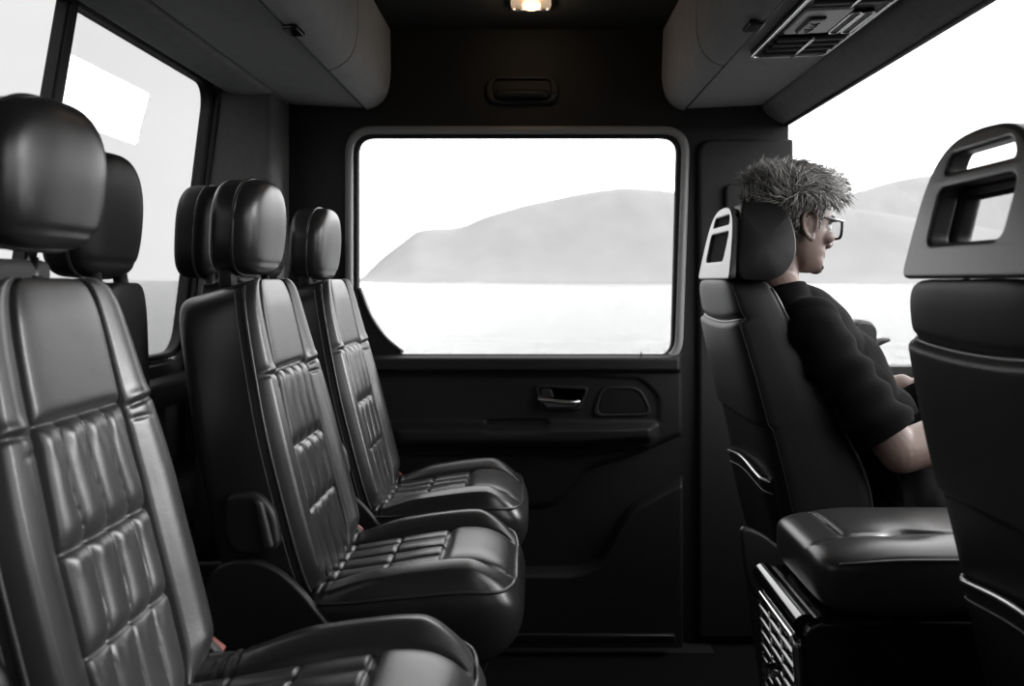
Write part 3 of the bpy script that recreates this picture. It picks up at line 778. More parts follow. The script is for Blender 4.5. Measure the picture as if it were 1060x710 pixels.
def make_cab_seat(slim=False):
    t = thing('cab_seat', (.60, 0, FLOOR), 'x', 'seat', 'front cab seats seen from behind')
    def grp(u, v, s):
        z = lerp(-.64, .002, v)
        return 'rear' if (s < 0 and z < -.080 - .012 * (1 - u * u)) else 'b'
    G = puff(cabP, vrow(150, 8, 7), urow(50, 7), urow(70, 6), grp)
    build('backrest', G['b'], 'leather_dull', t)
    build('rear_panel', G['rear'], 'leather_dull', t, label='overlapping lower rear panel')
    # seam line under the shoulder panel
    pth = []
    for k in range(61):
        u = -.97 + 1.94 * k / 60; z = -.0815 - .012 * (1 - u * u); v = (z + .64) / .642
        pth.append(Vector(cabP(u, v, -1, .001)))
    build('rear_seam', tube(pth, .0028, n=6), 'piping', t)
    for s in (-1, 1):
        pth = [Vector(cabP(s * .955, v, 1)) + Vector((0, s * .001, 0)) for v in [.03 + .94 * k / 60 for k in range(61)]]
        build('piping', tube(pth, .0034, n=6), 'piping', t)
        pth = [Vector(cabP(s * .97, v, -1, .0)) for v in [.05 + .93 * k / 60 for k in range(61)]]
        build('rear_piping', tube(pth, .0017, n=6), 'leather_dull', t)
    # map pocket
    nu, nv = 40, 24
    def pk(i, j):
        u = -.80 + 1.6 * i; z = lerp(-.62, -.418 + .010 * math.cos(PI * u), j); v = (z + .64) / .642
        return cabP(u, v, -1, .012 - .010 * sstep(.85, 1, abs(2 * i - 1)))
    a = heightfield(nu, nv, pk)
    b = mapg(a, lambda q: q + Vector((.010, 0, 0)))
    n = (nu + 1) * (nv + 1)
    rimf = []
    bd = [i for i in range(nu + 1)] + [(j + 1) * (nu + 1) - 1 for j in range(1, nv + 1)] + [nv * (nu + 1) + i for i in range(nu - 1, -1, -1)] + [j * (nu + 1) for j in range(nv - 1, 0, -1)]
    for k in range(len(bd)): rimf.append([bd[k], bd[(k + 1) % len(bd)], bd[(k + 1) % len(bd)] + n, bd[k] + n])
    pg = join(a, b); pg = (pg[0], pg[1] + rimf)
    pkt = build('map_pocket', pg, 'leather_dull', t)
    pth = [pk(i / nu, 1) for i in range(nu + 1)]
    build('pocket_edge', tube(pth, .0042, n=8), 'satin_metal', pkt, label='bright trim along the pocket top')
    pth = [Vector(pk(i / nu, .87)) - Vector((.001, 0, 0)) for i in range(nu + 1)]
    build('pocket_stitching', tube(pth, .0016, n=6), 'stitch', pkt)
    # headrest: satin shell with two openings in front of a leather ring
    zs = 1.0 if slim else .885
    half = [(0, .190), (.05, .187), (.085, .177), (.115, .155), (.138, .118), (.157, .06), (.172, .002)]
    out = [(a, b) for a, b in half] + [(-a, b) for a, b in reversed(half[1:])]
    out = roundpoly(out, .02, 4)
    up = roundpoly([(-.078, .164), (.066, .164), (.078, .141), (-.090, .141)], .010, 5)
    lo = roundpoly([(-.100, .121), (.086, .121), (.102, .048), (-.082, .048)], .016, 5)
    th0, bv0 = (.030, .006) if slim else (.016, .005)
    lean = lambda a, b, d: (.425 + d + .14 * b, a, b * zs)
    sh = build('headrest', prism(out, th0, bv0, lean, holes=[up, lo]), 'shell_shaded' if slim else 'shell', t, angle=.9, label='satin grey shell with two openings')
    if not slim: build('headrest_slot_shade', prism(roundpoly([(-.11, .168), (.11, .168), (.135, .036), (-.135, .036)], .02, 4), .006, .001, lambda a, b, d: (.4275 + d + .14 * b, a, b * zs)), 'carpet', t, angle=.6)  # dark plate added to imitate the shade inside the shell's openings
    half2 = [(0, .195), (.05, .193), (.09, .183), (.122, .158), (.146, .118), (.166, .06), (.178, .006)]
    out2 = roundpoly([(a, b) for a, b in half2] + [(-a, b) for a, b in reversed(half2[1:])], .025, 5)
    big = roundpoly([(-.105, .164), (.105, .164), (.136, .040), (-.136, .040)], .02, 5)
    if slim:
        low2 = roundpoly([(-.176, .002), (.176, .002), (.150, .085), (.125, .127), (-.125, .127), (-.150, .085)], .02, 5)
        build('headrest_pad', prism(low2, .034, .012, lambda a, b, d: (.457 + d + .14 * b, a, b), holes=[lo]), 'leather_dull', t, angle=1.2)
    else:
        # a deep rounded pad: a D seen from the side, lofted across and drawn in towards the top
        def PD(u, v, side):
            y = 2 * v - 1; et = se(y, 14); sh_ = se(y, 9)
            a = PI * u                                    # round the D
            ca, sa = math.cos(a), math.sin(a)
            zz = .098 + .099 * math.copysign(abs(sa) ** (2 / 3.0), sa) * (.93 + .07 * sh_) * (1 if et > .3 else et / .3)
            xx = math.copysign(abs(ca) ** (2 / (2.6 if ca > 0 else 9)), ca) * .054 * (.72 + .28 * sh_) * (1 if et > .3 else et / .3)
            hw = interp(zz, [(0, .181), (.06, .170), (.12, .150), (.16, .126), (.185, .100), (.20, .085)])
            return (.4855 + xx * 1.03 + .014 * gs(zz, .07, .07) * (1 if xx > 0 else 0) + .14 * zz, hw * y, zz * zs)
        rows = vrow(30, 14, 7); VV = []; n_ = 72
        for v in rows: VV += [PD(-1 + 2 * k / n_, v, 1) for k in range(n_)]
        FF = [[j * n_ + k, j * n_ + (k + 1) % n_, (j + 1) * n_ + (k + 1) % n_, (j + 1) * n_ + k] for j in range(len(rows) - 1) for k in range(n_)]
        FF += [list(range(n_))[::-1], [(len(rows) - 1) * n_ + k for k in range(n_)]]
        build('headrest_pad', (VV, FF), 'leather_dull', t)
    for s in (-1, 1):
        build('headrest_post', tube([(.47, s * .10, -.03), (.475, s * .10, .02)], .007, n=10), 'chrome', t)
    # cushion, hinge cover and pedestal
    def P(u, v, side):
        ew = se(2 * v - 1, 7); et = se(2 * v - 1, 7); x = lerp(.60, 1.10, v); c = se(u, 5)
        z = -.60 + ((.055 + .015 * v + .022 * sstep(.5, .8, abs(u))) * c * et if side > 0 else -.07 * c * et)
        return (x, .235 * ew * u, z)
    build('seat_cushion', puff(P, vrow(40, 7, 7), urow(50, 5), urow(20, 5))['all'], 'leather_dull', t)
    for s in (-1,):
        hc = roundpoly([(.425, -.50), (.47, -.515), (.60, -.62), (.76, -.64), (.78, -.72), (.50, -.72), (.44, -.62)], .03, 5)
        build('hinge_cover', prism(hc, .022, .007, XZ(s * .225)), 'plastic', t, angle=.7)
    ped = roundpoly([(.52, -.655), (1.04, -.655), (1.0, FLOOR), (.58, FLOOR)], .02, 4)
    build('pedestal', prism(ped, .32, .012, XZ(0)), 'plastic', t, angle=.6)
    return t
cab = make_cab_seat()
cab2 = make_cab_seat(True)
cab.location.y = 2.01; cab['label'] = 'black leather cab seat the man sits in, by the sliding door'
cab2.location.y = 1.075; cab2.location.x += .118; cab2['label'] = 'large out of focus black cab seat at the right edge of the picture'

# ================================================================== CENTRE CONSOLE
cs = thing('center_console', (.66, 1.50, FLOOR), 'black console with padded leather armrest lid between the two cab seats', 'console')
def armP(u, v, side):
    ew = se(2 * v - 1, 9); et = se(2 * v - 1, 5); x = lerp(.453, .93, v)
    c = se(u, 4.2); zc = -.472
    if side > 0:
        d = (.045 + .010 * sstep(0, .3, v)) * c
        d -= .006 * gs(v, .14, .012) * sstep(.1, .3, u + .5)
        d -= .012 * gs(v, .34, .10) * gs(u, -.32, .30)
        d -= .007 * gs(u, -.40 + .22 * gs(v, .36, .09), .035) * sstep(.0, .1, v)
        d += .004 * sstep(-.42, -.55, u)
    else: d = -.062 * se(u, 6)
    return (x - .012 * gs(v, 0, .08) * 0, .150 * ew * u, zc + d * et)
def armW(u, v, s): p = armP(u, v, s); return (p[0], p[1] + 1.50, p[2])
build('armrest', puff(armW, vrow(110, 9, 8), urow(90, 4.2, 7), urow(24, 6))['all'], 'leather', cs, label='padded leather armrest lid')
pth = [Vector(armW(-.985, v, 1)) + Vector((0, -.001, .004)) for v in [.06 + .9 * k / 50 for k in range(51)]]
build('armrest_seam', tube(pth, .0025, n=6), 'piping', cs)
pth = [Vector(armW(u, .135, 1)) + Vector((0, 0, .0018)) for u in [.2 + .72 * k / 30 for k in range(31)]]
build('lid_seam', tube(pth, .0018, n=6), 'stitch', cs)
cb = roundpoly([(.425, -.555), (.445, -.532), (.48, -.532), (.95, -.535), (.95, FLOOR), (.46, FLOOR), (.44, -.80)], [.015, .02, .01, .02, .01, .01, .02])
build('body', prism(cb, .27, .012, XZ(1.50)), 'gloss', cs, angle=.7)
build('top_trim', tube([(.434, 1.375, -.548), (.434, 1.625, -.548)], .020, n=20, sy=1.0), 'gloss', cs, angle=.9, label='glossy rolled edge')
vr = lambda a, b, d: (.424 + .02 * (-.53 - b) / .3 + d, a, b)
fo = roundpoly([(1.385, -.57), (1.615, -.57), (1.615, -.78), (1.385, -.78)], .02, 4)
fi = roundpoly([(1.397, -.582), (1.603, -.582), (1.603, -.768), (1.397, -.768)], .014, 4)
build('vent_frame', prism(fo, .022, .006, vr, holes=[fi]), 'chrome', cs, angle=.7, label='bright vent surround')
for k in range(7):
    z = -.60 - k * .024
    g = tube([(.424 + .02 * (-.53 - z) / .3, 1.398, z), (.424 + .02 * (-.53 - z) / .3, 1.602, z)], .0065, n=8, sy=1.8)
    build('vent_louver', g, 'gloss', cs, angle=.8)
for yy in (1.465, 1.535):
    build('vent_bar', tube([(.421, yy, -.585), (.433, yy, -.765)], .003, n=8), 'chrome', cs)
build('vent_knob', tube([(.405, 1.50, -.672), (.43, 1.50, -.672)], .012, n=14), 'chrome', cs, angle=.6)
sk = build('socket_plate', prism(roundpoly([(1.395, -.81), (1.605, -.81), (1.605, -.92), (1.395, -.92)], .015, 4), .014, .004, lambda a, b, d: (.440 + d, a, b)), 'gloss', cs, angle=.7)
for yy in (1.44, 1.50, 1.56):
    g = tube([(.434, yy + .018 * math.cos(2 * PI * k / 16), -.865 + .018 * math.sin(2 * PI * k / 16)) for k in range(16)], .003, closed=True, n=6)
    build('socket_ring', g, 'chrome', sk)

# ================================================================== STEERING WHEEL, DOOR MIRROR
wc = Vector((1.0, 2.0, -.265)); wn = Vector((-.90, 0, .43)).normalized(); wu = Vector((.43, 0, .90)).normalized(); wy = Vector((0, 1, 0))
sw_ = thing('steering_wheel', (1.16, 2.0, -.36), 'black steering wheel held by the man', 'steering wheel')
ringp = [wc + wy * .185 * math.cos(2 * PI * k / 64) + wu * .185 * math.sin(2 * PI * k / 64) for k in range(64)]
build('rim', tube(ringp, .0145, closed=True, n=14), 'plastic', sw_)
build('hub', ellipsoid(wc - wn * .015, (.035, .075, .06), Matrix.Rotation(-.45, 3, 'Y')), 'plastic', sw_)
for a in (PI * .0 - .1, PI + .1, -PI / 2):
    e = wc + wy * .18 * math.cos(a) + wu * .18 * math.sin(a)
    build('spoke', tube([wc - wn * .012, wc.lerp(e, .6) - wn * .008, e], [.022, .016, .011], n=10), 'plastic', sw_)
build('column', tube([wc - wn * .02, wc - wn * .20], [.03, .045], n=16), 'plastic', sw_)
dm = thing('door_mirror', (.965, D + .10, -.27), 'small black door mirror with pointed arm beyond the arm of the man', 'mirror')
mh = roundpoly([(fx(879, 2.74), fz(366, 2.74)), (fx(881, 2.74), fz(333, 2.74)), (fx(886, 2.74), fz(330, 2.74)), (fx(900, 2.74), fz(332, 2.74)), (fx(905, 2.74), fz(340, 2.74)), (fx(904, 2.74), fz(362, 2.74))], .022, 6)
build('housing', prism(mh, .08, .025, XZ(2.74)), 'rubber', dm, angle=.9)
build('mirror_glass', prism([(a * .8 + .2 * fx(892, 2.74), b * .8 + .2 * fz(347, 2.74)) for a, b in mh], .006, .002, XZ(2.70)), 'plastic', dm, angle=.7)
build('arm', tube([(fx(890, 2.72), 2.72, fz(362, 2.72)), (fx(902, 2.72), 2.715, fz(356, 2.72)), (fx(911, 2.72), 2.71, fz(353, 2.72)), (fx(919, 2.72), 2.705, fz(351, 2.72))], [.022, .016, .011, .006], n=12), 'plastic', dm)
build('foot', tube([(fx(890, 2.72), 2.73, fz(356, 2.72)), (fx(890, 2.72), 2.71, fz(390, 2.72)), (fx(890, 2.72), 2.69, -.29)], [.02, .024, .03], n=12), 'plastic', dm)

# ================================================================== THE MAN
HC = Vector((.590, 2.0, .020))                 # under the chin, on the axis of the head
YAW = math.radians(22)
HR = Matrix.Rotation(YAW, 3, 'Z') @ Matrix.Rotation(.06, 3, 'Y')
def hp(x, y, z): return HC + HR @ Vector((x, y, z))
PF = [(0, .062), (.012, .082), (.025, .088), (.038, .084), (.05, .090), (.06, .088), (.075, .092), (.095, .091), (.108, .087), (.125, .096), (.15, .096), (.175, .088), (.20, .065), (.218, .035), (.226, .0)]
PBK = [(0, .020), (.02, .000), (.04, -.030), (.06, -.058), (.08, -.078), (.105, -.094), (.13, -.102), (.155, -.102), (.18, -.090), (.20, -.065), (.218, -.03), (.226, .0)]
PW = [(0, .022), (.012, .036), (.03, .048), (.05, .057), (.075, .065), (.10, .0715), (.13, .076), (.155, .076), (.18, .068), (.20, .052), (.218, .028), (.226, .001)]
def head_geo():
    n, nz = 56, 60; vs = []; fs = []
    for j in range(nz + 1):
        z = .226 * j / nz
        f, b, w = sinterp(z, PF), sinterp(z, PBK), max(.0005, sinterp(z, PW))
        cx = (f + b) / 2 * .5 + (-.005) * .5; 
        for i in range(n):
            a = 2 * PI * i / n; c, s = math.cos(a), math.sin(a)
            ex = 2.0 if c < 0 else lerp(2.3, 1.9, sstep(.02, .1, z))
            r = (abs(c) ** ex + abs(s) ** ex) ** (-1 / ex)
            x = cx + (f - cx if c > 0 else cx - b) * c * r; y = w * s * r
            vs.append(hp(x, y, z))
    for j in range(nz):
        for i in range(n):
            fs.append([j * n + i, j * n + (i + 1) % n, (j + 1) * n + (i + 1) % n, (j + 1) * n + i])
    fs.append(list(range(n))[::-1]); fs.append([nz * n + i for i in range(n)])
    return vs, fs
def limb(pts, rs, n=20):
    """tapered limb with round ends, smooth through the joints"""
    P = [Vector(p) for p in pts]; out = []; rr = []
    sp = smooth_path([(*p, ) for p in P], 8); N = len(P) - 1
    for k, p in enumerate(sp):
        t = k / 8; i = min(int(t), N - 1); f = t - i
        rr.append(lerp(rs[i], rs[i + 1], f * f * (3 - 2 * f)))
    a, b = tube(sp, rr, n=n)
    return join((a, b), ellipsoid(sp[0], (rr[0],) * 3, nu=16, nv=10), ellipsoid(sp[-1], (rr[-1],) * 3, nu=16, nv=10))
def hr(x, y, z): return HC + HR @ Vector((x, y, z))
parts = [head_geo()]
# nose, lips, brow, ears
parts.append(limb([hp(.090, 0, .112), hp(.104, 0, .090), hp(.113, 0, .074), hp(.098, 0, .064)], [.008, .010, .012, .008], 12))
for s in (-1, 1):
    parts.append(ellipsoid(hp(.102, s * .011, .069), (.010, .008, .007), HR, 14, 10))
    parts.append(ellipsoid(hp(.086, s * .030, .124), (.012, .024, .007), HR, 14, 10))
    parts.append(ellipsoid(hp(.066, s * .045, .082), (.022, .018, .016), HR, 14, 10))
    # ear
    er = HR @ Matrix.Rotation(s * .30, 3, 'Z')
    ec = hp(-.008, s * .0775, .100)
    eo = lambda x, z, o=0.0: ec + er @ Vector((x, s * o, z))
    parts.append(ellipsoid(eo(0, 0, .0), (.015, .0055, .027), er, 18, 12))
    hel = [eo(.012, -.008, .004), eo(.014, .014, .006), eo(.006, .031, .008), eo(-.010, .032, .010), eo(-.020, .018, .011), eo(-.018, -.004, .009), eo(-.008, -.022, .006), eo(.004, -.030, .004), eo(.009, -.020, .003)]
    parts.append(limb(hel, [.0042, .0045, .0046, .0048, .0048, .0046, .0050, .0062, .0045], 10))
parts.append(limb([hp(.084, -.022, .044), hp(.093, 0, .046), hp(.084, .022, .044)], [.004, .0065, .004], 10))
parts.append(limb([hp(.083, -.020, .036), hp(.090, 0, .035), hp(.083, .020, .036)], [.004, .0065, .004], 10))
parts.append(ellipsoid(hp(.078, 0, .012), (.016, .020, .014), HR, 14, 10))
# neck and trunk
NB = Vector((.584, 2.0, -.012))
parts.append(limb([hp(-.036, 0, .085), hp(-.034, 0, .035), NB + Vector((-.012, 0, -.01)), NB + Vector((.020, 0, -.09))], [.047, .044, .048, .070]))
parts.append(limb([hp(-.048, 0, .07), NB + Vector((-.030, 0, -.02))], [.036, .042]))
TR = Matrix.Rotation(-.42, 3, 'Y')
parts.append(ellipsoid((.640, 2.0, -.165), (.105, .165, .160), TR, 32, 22))
parts.append(ellipsoid((.700, 2.0, -.24), (.112, .155, .17), TR, 32, 22))
parts.append(ellipsoid((.770, 2.0, -.36), (.118, .155, .15), TR, 32, 22))
parts.append(ellipsoid((.845, 2.0, -.455), (.135, .175, .105), None, 32, 22))
for s in (-1, 1):
    parts.append(limb([NB + Vector((-.020, s * .02, .0)), NB + Vector((-.002, s * .095, -.065)), (.594, 2 + s * .160, -.098)], [.044, .044, .054]))
SH = {-1: Vector((.592, 1.825, -.112)), 1: Vector((.606, 2.175, -.112))}
EL = {-1: Vector((.742, 1.745, -.345)), 1: Vector((.745, 2.275, -.345))}
WR = {-1: Vector((.950, 1.815, -.285)), 1: Vector((.940, 2.205, -.265))}
for s in (-1, 1):
    m1 = SH[s].lerp(EL[s], .5) + Vector((-.006, s * .004, 0))
    parts.append(limb([SH[s], m1, EL[s]], [.056, .049, .042]))
    m2 = EL[s].lerp(WR[s], .35)
    parts.append(limb([EL[s], m2 + Vector((0, 0, -.004)), EL[s].lerp(WR[s], .75), WR[s]], [.043, .045, .033, .027]))
    # hand: palm, four fingers curled round the rim, thumb along it
    rim_a = math.radians(-8) if s > 0 else PI + math.radians(8)
    gp = wc + wy * .185 * math.cos(rim_a) + wu * .185 * math.sin(rim_a)      # the grip point
    out_ = (wy * math.cos(rim_a) + wu * math.sin(rim_a)); tan = (wu * math.cos(rim_a) - wy * math.sin(rim_a)) * s
    palm = gp + wn * .030 + out_ * .012
    parts.append(limb([WR[s], palm.lerp(WR[s], .45), palm], [.026, .027, .024], 16))
    for k, (L, r) in enumerate(((.92, .0085), (1.0, .009), (.95, .0085), (.78, .0075))):
        off = tan * (.027 - .018 * k)
        base = palm + off + out_ * .012
        pts = [base - wn * .004, gp + off + out_ * .030 * 1.0 + wn * .010, gp + off + out_ * .026 * L - wn * .016, gp + off - wn * .027 * L - out_ * .002, gp + off - wn * .020 - out_ * .020 * L]
        parts.append(limb(pts, [r * 1.15, r * 1.1, r * 1.05, r, r * .85], 10))
    th = [palm + tan * .018 - out_ * .014, gp + tan * .034 - out_ * .020 + wn * .016, gp + tan * .050 - out_ * .020 + wn * .002, gp + tan * .062 - out_ * .014 - wn * .004]
    parts.append(limb(th, [.013, .011, .010, .0085], 10))
    # legs
    hip = Vector((.855, 2 + s * .095, -.46)); kn = Vector((1.24, 2 + s * .15, -.505)); an = Vector((1.32, 2 + s * .13, -.965))
    parts.append(limb([hip, hip.lerp(kn, .5) + Vector((0, 0, .012)), kn], [.096, .080, .062]))
    parts.append(limb([kn, kn.lerp(an, .35) + Vector((-.012, 0, 0)), an], [.060, .056, .038]))
    parts.append(limb([an, an + Vector((.01, 0, -.07)), an + Vector((.10, s * .015, -.092)), an + Vector((.155, s * .02, -.098))], [.040, .042, .036, .028]))

def remesh(geo, vox, smooth=2):
    me = bpy.data.meshes.new('t'); me.from_pydata([tuple(v) for v in geo[0]], [], geo[1])
    o = bpy.data.objects.new('t', me); COL.objects.link(o)
    bm = bmesh.new(); bm.from_mesh(me); bmesh.ops.recalc_face_normals(bm, faces=bm.faces); bm.to_mesh(me); bm.free()
    m = o.modifiers.new('r', 'REMESH'); m.mode = 'VOXEL'; m.voxel_size = vox; m.use_smooth_shade = True
    if smooth:
        m2 = o.modifiers.new('s', 'SMOOTH'); m2.factor = .5; m2.iterations = smooth
    dg = bpy.context.evaluated_depsgraph_get(); dg.update()
    r = bpy.data.meshes.new_from_object(o.evaluated_get(dg))
    V = [v.co.copy() for v in r.vertices]; Fc = [list(p.vertices) for p in r.polygons]; Nn = [v.normal.copy() for v in r.vertices]
    bpy.data.objects.remove(o); bpy.data.meshes.remove(me); bpy.data.meshes.remove(r)
    return V, Fc, Nn
V, Fc, Nn = remesh(join(*parts), .0036, 3)
man = thing('person', (.90, 2.0, FLOOR), 'man in black t-shirt with spiky grey hair seated at the steering wheel, seen from behind', 'person')
build('body', (V, Fc), 'skin', man, flip_check=False)
def seg_t(p, a, b):
    ab = b - a; t = (p - a).dot(ab) / ab.dot(ab); return t, (p - a - ab * t).length
def shell(test, push, name, m, th=.003, extra=None):
    keep = [test(v) for v in V]; fs = [f for f in Fc if all(keep[i] for i in f)]
    used = sorted({i for f in fs for i in f}); ix = {i: k for k, i in enumerate(used)}
    # fabric is calmer than the body under it: average the normals
    vs = []
    for i in used:
        p, nrm = V[i], Nn[i]
        vs.append(p + nrm * push(p, nrm))
    ff = [[ix[i] for i in f] for f in fs]
    bm = bmesh.new(); bv = [bm.verts.new(v) for v in vs]
    for f in ff: bm.faces.new([bv[i] for i in f])
    for e in list(bm.verts):
        if e.is_boundary and extra: e.co = extra(e.co)
    for _ in range(4):      # calm the hems along their own line
        mv = {}
        for v in bm.verts:
            if v.is_boundary:
                nb = [e.other_vert(v) for e in v.link_edges if e.is_boundary]
                if len(nb) == 2 and (nb[0].co - nb[1].co).length < .03: mv[v] = v.co * .4 + (nb[0].co + nb[1].co) * .3
        for v, c in mv.items(): v.co = c
    for _ in range(5): bmesh.ops.smooth_vert(bm, verts=[v for v in bm.verts if not v.is_boundary], factor=.5, use_axis_x=True, use_axis_y=True, use_axis_z=True)
    bm.normal_update(); bm.verts.index_update()
    n0 = len(bm.verts)
    vv = [v.co.copy() for v in bm.verts] + [v.co - v.normal * th for v in bm.verts]
    ff = [[v.index for v in f.verts] for f in bm.faces]
    ff += [[i + n0 for i in reversed(f)] for f in ff]
    for e in bm.edges:
        if e.is_boundary:
            l = e.link_loops[0]; i, j = l.vert.index, l.link_loop_next.vert.index
            ff.append([j, i, i + n0, j + n0])
    g = (vv, ff); bm.free()
    return build(name, g, m, man, flip_check=False)
neck_n = Vector((-.10, 0, 1)).normalized(); neck_p = Vector((.60, 2.0, -.022))
def shirt_t(p):
    if p.z < -.50: return False
    for s in (-1, 1):
        t, d = seg_t(p, SH[s], EL[s])
        if (p.y - 2) * s > .17:
            return t < .86 and d < .12 and (p - WR[s]).length > .12
    if p.x > .90 and p.z > -.36: return False
    return (p - neck_p).dot(neck_n) < .0 + .018 * min(1, abs(p.y - 2) / .09) and not (p.x > .80 and p.z < -.42)
def shirt_push(p, n):
    d = .008
    for s in (-1, 1):
        t, r = seg_t(p, SH[s], EL[s])
        if (p.y - 2) * s > .15:
            d += .008 * sstep(.2, .9, t) + .006 * math.sin(t * 26 + p.x * 25) * sstep(.05, .4, t)
    q = p * 1.0
    d += .007 * mnoise.noise(Vector((q.x * 16, q.y * 9, q.z * 22))) + .004 * math.sin(q.z * 60 + q.y * 25) * sstep(-.05, -.2, p.z)
    return d
def hem(p):
    for s in (-1, 1):
        ab = EL[s] - SH[s]; t = (p - SH[s]).dot(ab) / ab.dot(ab)
        if (p.y - 2) * s > .15 and t > .6: return p + ab * (.865 - t)
    return p
shell(shirt_t, shirt_push, 't_shirt', 'shirt', extra=hem)
def jeans_t(p):
    if p.z < -.93: return False
    if p.z > -.335 and p.x < .93: return False
    if p.x < .79 and p.z > -.40: return False
    if p.z > -.375: return False
    for s in (-1, 1):
        if (p - WR[s]).length < .1 or (p - EL[s]).length < .085: return False
        t, d = seg_t(p, EL[s], WR[s])
        if -.2 < t < 1.2 and d < .075: return False
    return True
shell(jeans_t, lambda p, n: .009 + .006 * mnoise.noise(Vector((p.x * 14, p.y * 20, p.z * 14))) + .004 * math.sin(p.x * 70 + p.z * 30), 'jeans', 'jeans')
shell(lambda p: p.z < -.985 and p.x > 1.2, lambda p, n: .006, 'shoes', 'shoe')
# hair: a close cap and hundreds of fine tapering locks
def hairline(x, y, z):
    """true where hair grows, in head coordinates"""
    if z > .185: return True
    if x > .02: return z > .150 + .35 * max(0, x - .085)
    if x > -.006: return z > .122 - (.030 * sstep(.0, .02, x) if x > 0 and abs(y) > .05 else 0)
    return z > .058 + .062 * sstep(-.034, -.006, x)
HI = HR.inverted()
keep = []
for v in V:
    q = HI @ (v - HC); ok = False
    if q.z > .045 and (q - Vector((0, 0, .12))).length < .15:
        ear = any((q - Vector((-.010, s * .082, .100))).length < .036 and abs(q.y) > .0735 for s in (-1, 1))
        ok = hairline(q.x, q.y, q.z) and not ear
    keep.append(ok)
fs = [f for f in Fc if all(keep[i] for i in f)]
used = sorted({i for f in fs for i in f}); ix = {i: k for k, i in enumerate(used)}
def cap_push(q):
    t = sstep(.06, .20, q.z)
    return .004 + .021 * t * (1 - .55 * sstep(-.02, -.08, q.x)) + .012 * sstep(.0, .06, q.x) * sstep(.15, .19, q.z) + .004 * mnoise.noise(q * 60) * t
cv = []
for i in used:
    q = HI @ (V[i] - HC); cv.append(V[i] + Nn[i] * cap_push(q))
hair = build('hair', (cv, [[ix[i] for i in f] for f in fs]), 'hair_base', man, flip_check=False)
def locks(n, seed, lift, keepf, length, name, m, rad):
    rg = random.Random(seed); G_v, G_f = [], []
    cnt = 0
    while cnt < n:
        i = used[rg.randrange(len(used))]; p = V[i]; nrm = Nn[i]; q = HI @ (p - HC)
        if not keepf(q, rg): continue
        cnt += 1
        nl = HI @ nrm
        # combing: sides lie back and down, the top sweeps up and forward, the crown stands up
        top = sstep(.135, .185, q.z)
        front = sstep(.0, .07, q.x) * top; crown = sstep(-.03, -.075, q.x) * sstep(.13, .17, q.z)
        down = Vector((-.45, 0, -1)) * (1 - top) + Vector((.5, .45 * math.sin(q.x * 70 + q.y * 30), .1)) * top
        down += Vector((.6, .1, .35)) * front
        down = down * (1 - crown) + Vector((-.55, 0, .9)) * crown
        down += Vector((rg.gauss(0, .2), rg.gauss(0, .2), rg.gauss(0, .14)))
        tan = down - nl * down.dot(nl)
        tan = tan.normalized() if tan.length > 1e-4 else Vector((1, 0, 0))
        L = length(q, rg, front, crown, top); lf = lift(q, rg, front, crown, top)
        b = q + nl * (cap_push(q) - .003)
        pts = []
        bend = Vector((rg.gauss(0, .25), rg.gauss(0, .25), rg.gauss(0, .2) + .1 * front))
        for k in range(5):
            t = k / 4
            pts.append(hp(*(b + (tan * (1 - lf) + nl * lf) * L * t + (tan * .5 + bend) * L * .45 * t * t + nl * .003 * math.sin(PI * t))))
        r = rad * rg.uniform(.7, 1.3)
        a, f = tube(pts, [r, r * 1.15, r * .95, r * .6, r * .12], n=4, cap=False)
        k0 = len(G_v); G_v += a; G_f += [[x + k0 for x in z] for z in f]
    return build(name, (G_v, G_f), m, man if name != 'hair_locks' else hair, flip_check=False)
ll_ = lambda q, rg, fr, cr, top: (.012 + .022 * top + .020 * fr + .022 * cr) * rg.uniform(.75, 1.25)
lf_ = lambda q, rg, fr, cr, top: min(.85, .04 + .12 * top + .20 * fr + .30 * cr + rg.uniform(-.04, .08))
locks(4200, 3, lf_, lambda q, rg: not (q.x > .055 and q.z < .165), ll_, 'hair_locks', 'hair', .0013)
locks(800, 5, lf_, lambda q, rg: rg.random() < (.12 + .9 * max(sstep(-.02, -.07, q.x) * sstep(.11, .15, q.z), sstep(.02, .06, q.x) * .5)) and not (q.x > .055 and q.z < .165), ll_, 'hair_locks', 'hair_light', .0012)
for s in (-1, 1):
    build('eye', ellipsoid(hp(.079, s * .031, .106), (.011,) * 3), 'eye', man)
    bw = [hp(.090, s * .012, .128), hp(.094, s * .028, .133), hp(.082, s * .050, .128)]
    build('eyebrow', tube(smooth_path(bw, 5), .0032, n=6), 'hair', man)
build('beard', tube([hp(.080, -.018, .014), hp(.0905, 0, .020), hp(.080, .018, .014)], [.006, .010, .006], n=8), 'rubber', man, label='small dark chin beard')
gt = thing('eyeglasses', HC + HR @ Vector((.10, 0, .105)), 'black framed eyeglasses worn by the man', 'glasses')
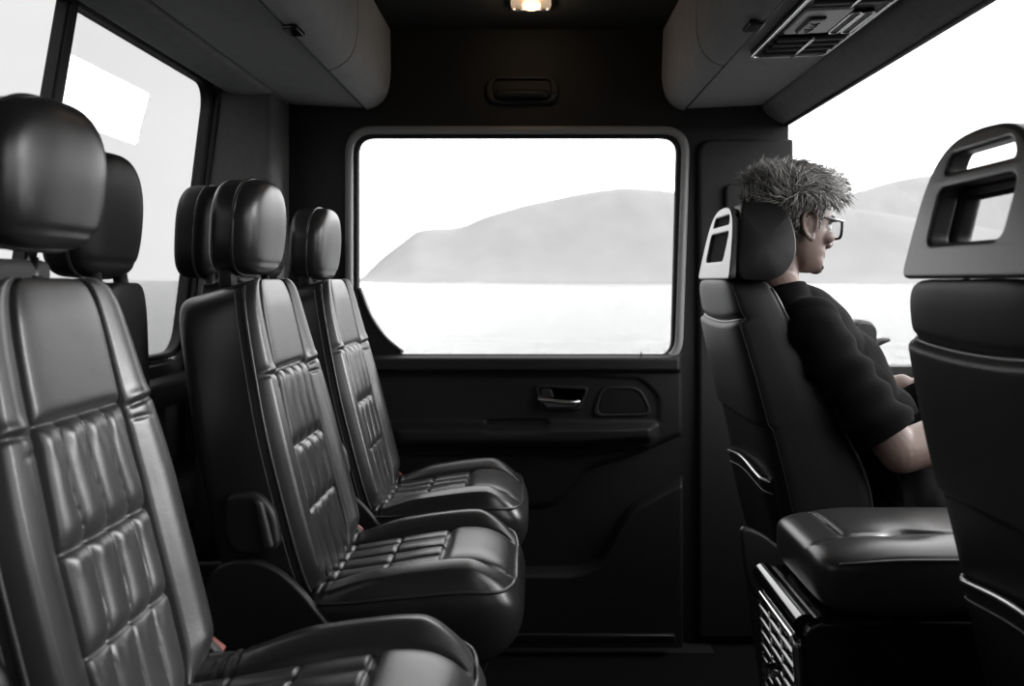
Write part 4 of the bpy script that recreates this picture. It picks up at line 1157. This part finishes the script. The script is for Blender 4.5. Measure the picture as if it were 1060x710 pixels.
for s in (-1, 1):
    def lp(a, b): return hp(.106 - .012 * abs(a) * 1.0 - .25 * max(0, abs(s * .034 + a) - .03), s * .034 + a, .103 + b)
    lo_ = roundpoly([(-.027, .021), (.027, .021), (.023, -.021), (-.023, -.021)], .014, 5)
    fr = build('frame', tube([lp(a * (1 if s > 0 else -1), b) for a, b in lo_], .0034, closed=True, n=8), 'gloss', gt)
    n_ = len(lo_); ring_ = [lp(a * (1 if s > 0 else -1), b) for a, b in lo_]
    build('lens', (ring_ + [lp(0, 0)], [[k, (k + 1) % n_, n_] for k in range(n_)]), 'lens', fr, flip_check=False)
    tp = [hp(.094, s * .062, .119), hp(.088, s * .072, .119), hp(.04, s * .0825, .120), hp(.004, s * .080, .124), hp(-.022, s * .074, .114)]
    build('temple', tube(smooth_path(tp, 5), .0032, n=8, sy=1.0), 'gloss', gt)
build('bridge', tube([hp(.108, -.009, .112), hp(.111, 0, .114), hp(.108, .009, .112)], .0022, n=8), 'gloss', gt)

# ================================================================== LIGHT, CAMERA
sun = bpy.data.lights.new('sun', 'SUN'); sun.energy = 3.0; sun.angle = math.radians(22)
so = bpy.data.objects.new('sun', sun); COL.objects.link(so)
so.rotation_euler = Vector((-1.0, -.32, -.36)).to_track_quat('-Z', 'Y').to_euler()
ba = bpy.data.lights.new('lamp_light', 'POINT'); ba.energy = .25; ba.color = (1, .75, .5); ba.shadow_soft_size = .03
bo = bpy.data.objects.new('lamp_light', ba); COL.objects.link(bo); bo.location = (0, 2.36, CEIL - .05)

cd = bpy.data.cameras.new('camera'); co_ = bpy.data.objects.new('camera', cd); COL.objects.link(co_)
cd.sensor_fit = 'HORIZONTAL'; cd.sensor_width = 36; cd.lens = 36 * F / 1060
cd.shift_x = (530 - 550) / 1060; cd.shift_y = (290 - 355) / 1060
cd.clip_start = .02; cd.clip_end = 30000
co_.location = (0, 0, 0); co_.rotation_euler = (PI / 2, 0, 0)
cd.dof.use_dof = True; cd.dof.focus_distance = 1.85; cd.dof.aperture_fstop = 4.5
SC.camera = co_
for o in list(SC.objects):
    if o.parent is None: o.location.z -= FLOOR
vs_ = SC.view_settings
vs_.view_transform = 'Standard'; vs_.look = 'None'; vs_.gamma = 1; vs_.use_curve_mapping = False; vs_.exposure = 0.0
